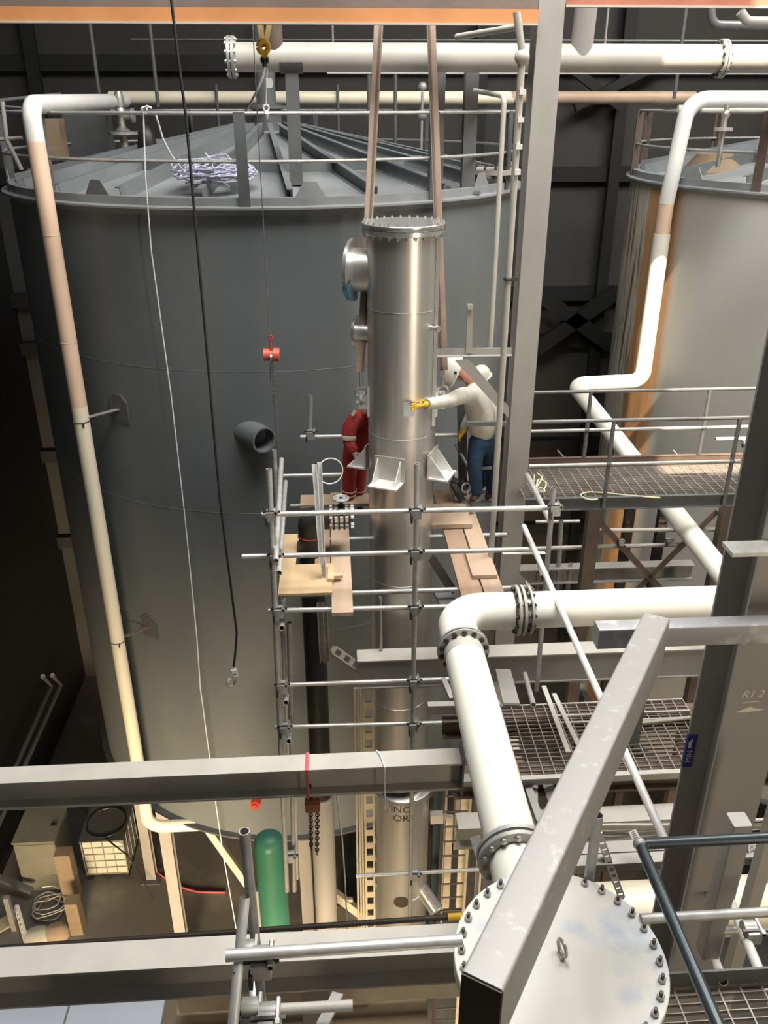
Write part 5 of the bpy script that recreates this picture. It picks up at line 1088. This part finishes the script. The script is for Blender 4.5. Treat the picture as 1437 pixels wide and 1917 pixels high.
# third worker, only the hat shows over the first one's shoulder
person('person behind the white shirted worker, only the white hard hat showing over his back',
    [(908, 815, 9.50), (910, 785, 9.47), (911, 758, 9.45), (906, 737, 9.42)],
    [[(901, 830, 9.45), (900, 865, 9.42), (903, 907, 9.45), (896, 914, 9.40)], [(916, 830, 9.57), (917, 865, 9.55), (917, 903, 9.6), (910, 910, 9.55)]],
    [[(903, 762, 9.38), (902, 790, 9.33), (902, 812, 9.30), (902, 819, 9.28)], [(919, 762, 9.55), (921, 790, 9.57), (920, 812, 9.55), (919, 819, 9.53)]],
    ((899, 717, 9.40), V((-.5, .45, -.35))), K['shirt'], K['jeans'], K['hat'], K['gloveg'])
solo('rear_grating', MB().bx(aY(850, 900, 9.4).x, 1.90, 9.36, 10.0, -4.30, -4.255), K['grate'], 'small rear platform under the boots of the white hatted workers', 'platform')
# ================================================================ on the floor at the lower left
cb = thing('cabinet', 'dusty grey sheet cabinet on the floor at the lower left', 'cabinet', aZ(78, 1668, ZF))
f0, f1 = aZ(47, 1668, ZF), aZ(121, 1666, ZF); hC = 1.38; dpt = .95
make('body', MB().bx(f0.x, f1.x, f0.y, f0.y+dpt, ZF, ZF+hC), K['card'], cb)
make('front_panel', MB().bx(f0.x+.02, f1.x-.02, f0.y-.015, f0.y, ZF+.08, ZF+hC-.04), K['card'], cb)
make('lid_gap', MB().bx(f0.x-.01, f1.x+.01, f0.y-.02, f0.y+dpt+.01, ZF+hC, ZF+hC+.02), K['dbrown'], cb)
make('lid', MB().bx(f0.x-.02, f1.x+.02, f0.y-.03, f0.y+dpt+.02, ZF+hC+.02, ZF+hC+.06), K['card'], cb)
make('lid_handle', MB().bx(f1.x-.18, f1.x-.06, f0.y+.40, f0.y+.46, ZF+hC+.06, ZF+hC+.09), K['black'], cb)
a0, a1 = aZ(163, 1650, ZF), aZ(243, 1640, ZF); ib = thing('bulk_container', 'white caged liquid container with a dark lid standing on the floor', 'container', (a0+a1)/2)
x0, x1, y0 = a0.x, a1.x, (a0.y+a1.y)/2; y1 = y0+1.0; z0b, z1b = ZF+.14, ZF+1.12
make('bottle', MB().bx(x0+.03, x1-.03, y0+.03, y1-.03, z0b, z1b), K['ibc'], ib)
make('pallet', MB().bx(x0, x1, y0, y1, ZF+.10, z0b).bx(x0, x0+.12, y0, y1, ZF, ZF+.1).bx(x1-.12, x1, y0, y1, ZF, ZF+.1).bx((x0+x1)/2-.06, (x0+x1)/2+.06, y0, y1, ZF, ZF+.1), K['black'], ib)
m = MB()
for k in range(6): z = z0b+(z1b-z0b)*k/5; m.bx(x0, x1, y0, y0+.018, z-.009, z+.009).bx(x0, x0+.018, y0, y1, z-.009, z+.009).bx(x1-.018, x1, y0, y1, z-.009, z+.009)
for k in range(5): x = x0+.01+(x1-x0-.02)*k/4; m.bx(x-.009, x+.009, y0-.006, y0+.012, z0b, z1b); y = y0+.01+(y1-y0-.02)*k/4; m.bx(x0-.006, x0+.012, y-.009, y+.009, z0b, z1b); m.bx(x1-.012, x1+.006, y-.009, y+.009, z0b, z1b)
make('cage', m, K['galvd'], ib)
make('lid', MB().bx(x0-.02, x1+.02, y0-.02, y1+.02, z1b, z1b+.03), K['steel_dk'], ib)
make('lid_rim', MB().torus(V(((x0+x1)/2, y0+.5, z1b+.035)), .42, .015, n=32, m=6), K['black'], ib)
for (p0, p1, h_, lb) in (((122, 1700), (150, 1700), 1.5, 'tall brown board leaning between the cabinet and the caged container'), ((133, 1752), (158, 1745), .9, 'lower brown board standing in front of the tall one')):
    a, b = aZ(*p0, ZF), aZ(*p1, ZF); solo('brown_board', MB().bx(a.x, b.x, a.y, a.y+.25, ZF, ZF+h_), K['carton'], lb, 'board')
random.seed(3)
c_ = aZ(95, 1712, ZF); pts = [c_+V((.34*math.cos(k*.7)+random.uniform(-.1, .1), .30*math.sin(k*.7)+random.uniform(-.08, .08), .03+.012*k+random.uniform(0, .05))) for k in range(40)]
solo('cable_coil', MB().tube(fillet(pts, .1, 2), .014, 5), K['galvd'], 'loose coil of grey cable on the floor in front of the cabinet', 'cable')
def sack(px, py, w_, d_, h_, mt, lb):
    c_ = aZ(px, py, ZF); m = MB().lathe([(.001, 0), (1, 0), (1.06, .25), (1.0, .7), (.6, .95), (.001, 1)], V((0, 0, 0)), n=14)
    m.v = [V((c_.x+p.x*w_/2, c_.y+p.y*d_/2, ZF+p.z*h_)) for p in m.v]; return solo('sack', m, mt, lb, 'sack')
sack(72, 1758, .55, .4, .22, K['ibc'], 'pale sack on the floor at the lower left, left one'); sack(108, 1752, .5, .4, .25, K['woodp'], 'pale pinkish sack on the floor right of the other sack')
a, b = aZ(-30, 1752, ZF+.05), aZ(34, 1716, ZF+.05)
solo('pale_plank', MB().bar(a+V((0, 0, .02)), b+V((0, 0, .02)), .30, .05), K['cream2'], 'pale plank on the floor at the left edge', 'board')
slotted('perforated_strip', 'perforated pale strip leaning on the floor left of the cable coil', aZ(52, 1778, ZF)+V((0, 0, .05)), aZ(36, 1722, ZF)+V((0, 0, .4)), .10, K['pwhite'], 8)
solo('floor_beam', MB().bar(aZ(-10, 1640, ZF+.6), aZ(60, 1668, ZF+.35), .12, .10), K['steel_dk'], 'dark beam lying against the cabinet at the left edge', 'beam')
solo('steel_post', MB().bar(V((aZ(28, 1740, ZF).x, aZ(28, 1740, ZF).y, ZF)), V((aZ(28, 1740, ZF).x, aZ(28, 1740, ZF).y, ZF+.95)), .10, .10, V((0, -1, 0))), K['steel'], 'short grey post on the floor left of the cable coil', 'post')
q = [aZ(x, y, ZF)+V((0, 0, .02)) for x, y in ((268, 1615), (290, 1632), (318, 1650), (345, 1664), (372, 1671), (422, 1672))]
solo('red_hose', MB().tube(fillet(q, .3, 4), .022, 8), K['redf'], 'red hose lying on the concrete floor under the near tank', 'hose')
q = [aZ(x, y, ZF+1.0) for x, y in ((196, 1578), (240, 1602), (276, 1622))]
solo('black_cable', MB().tube([q[0]+V((0, 0, .18)), q[1], q[2]+V((0, 0, -.97))], .018, 8), K['black'], 'black cable hanging off the caged container', 'cable')
dx = aZ(375, 1555, -10.9)
solo('steel_brace', MB().bar(P3((390, 1552, 10.42)), P3((470, 1665, 10.42)), .12, .10, V((0, -1, 0))), K['beamw'], 'pale brace slanting down to the right below the near tank', 'brace')
for (px, py, w_, d_, lb) in ((585, 1395, 0, 0, ''), ): pass
solo('junk_frame', MB().bar(P3((608, 1660, 8.9)), P3((688, 1720, 8.9)), .12, .1, V((0, -1, 0))).bar(P3((608, 1686, 8.9)), P3((660, 1684, 8.9)), .05, .05), K['cream2'], 'yellowish slanting strut low left of the tall slotted strut', 'strut')
solo('pale_crate', MB().box(aZ(652, 1722, -14.3)+V((0, 0, -.45)), (.50, .5, 1.1)), K['cream2'], 'pale crate low down left of the stencilled vessel', 'crate')
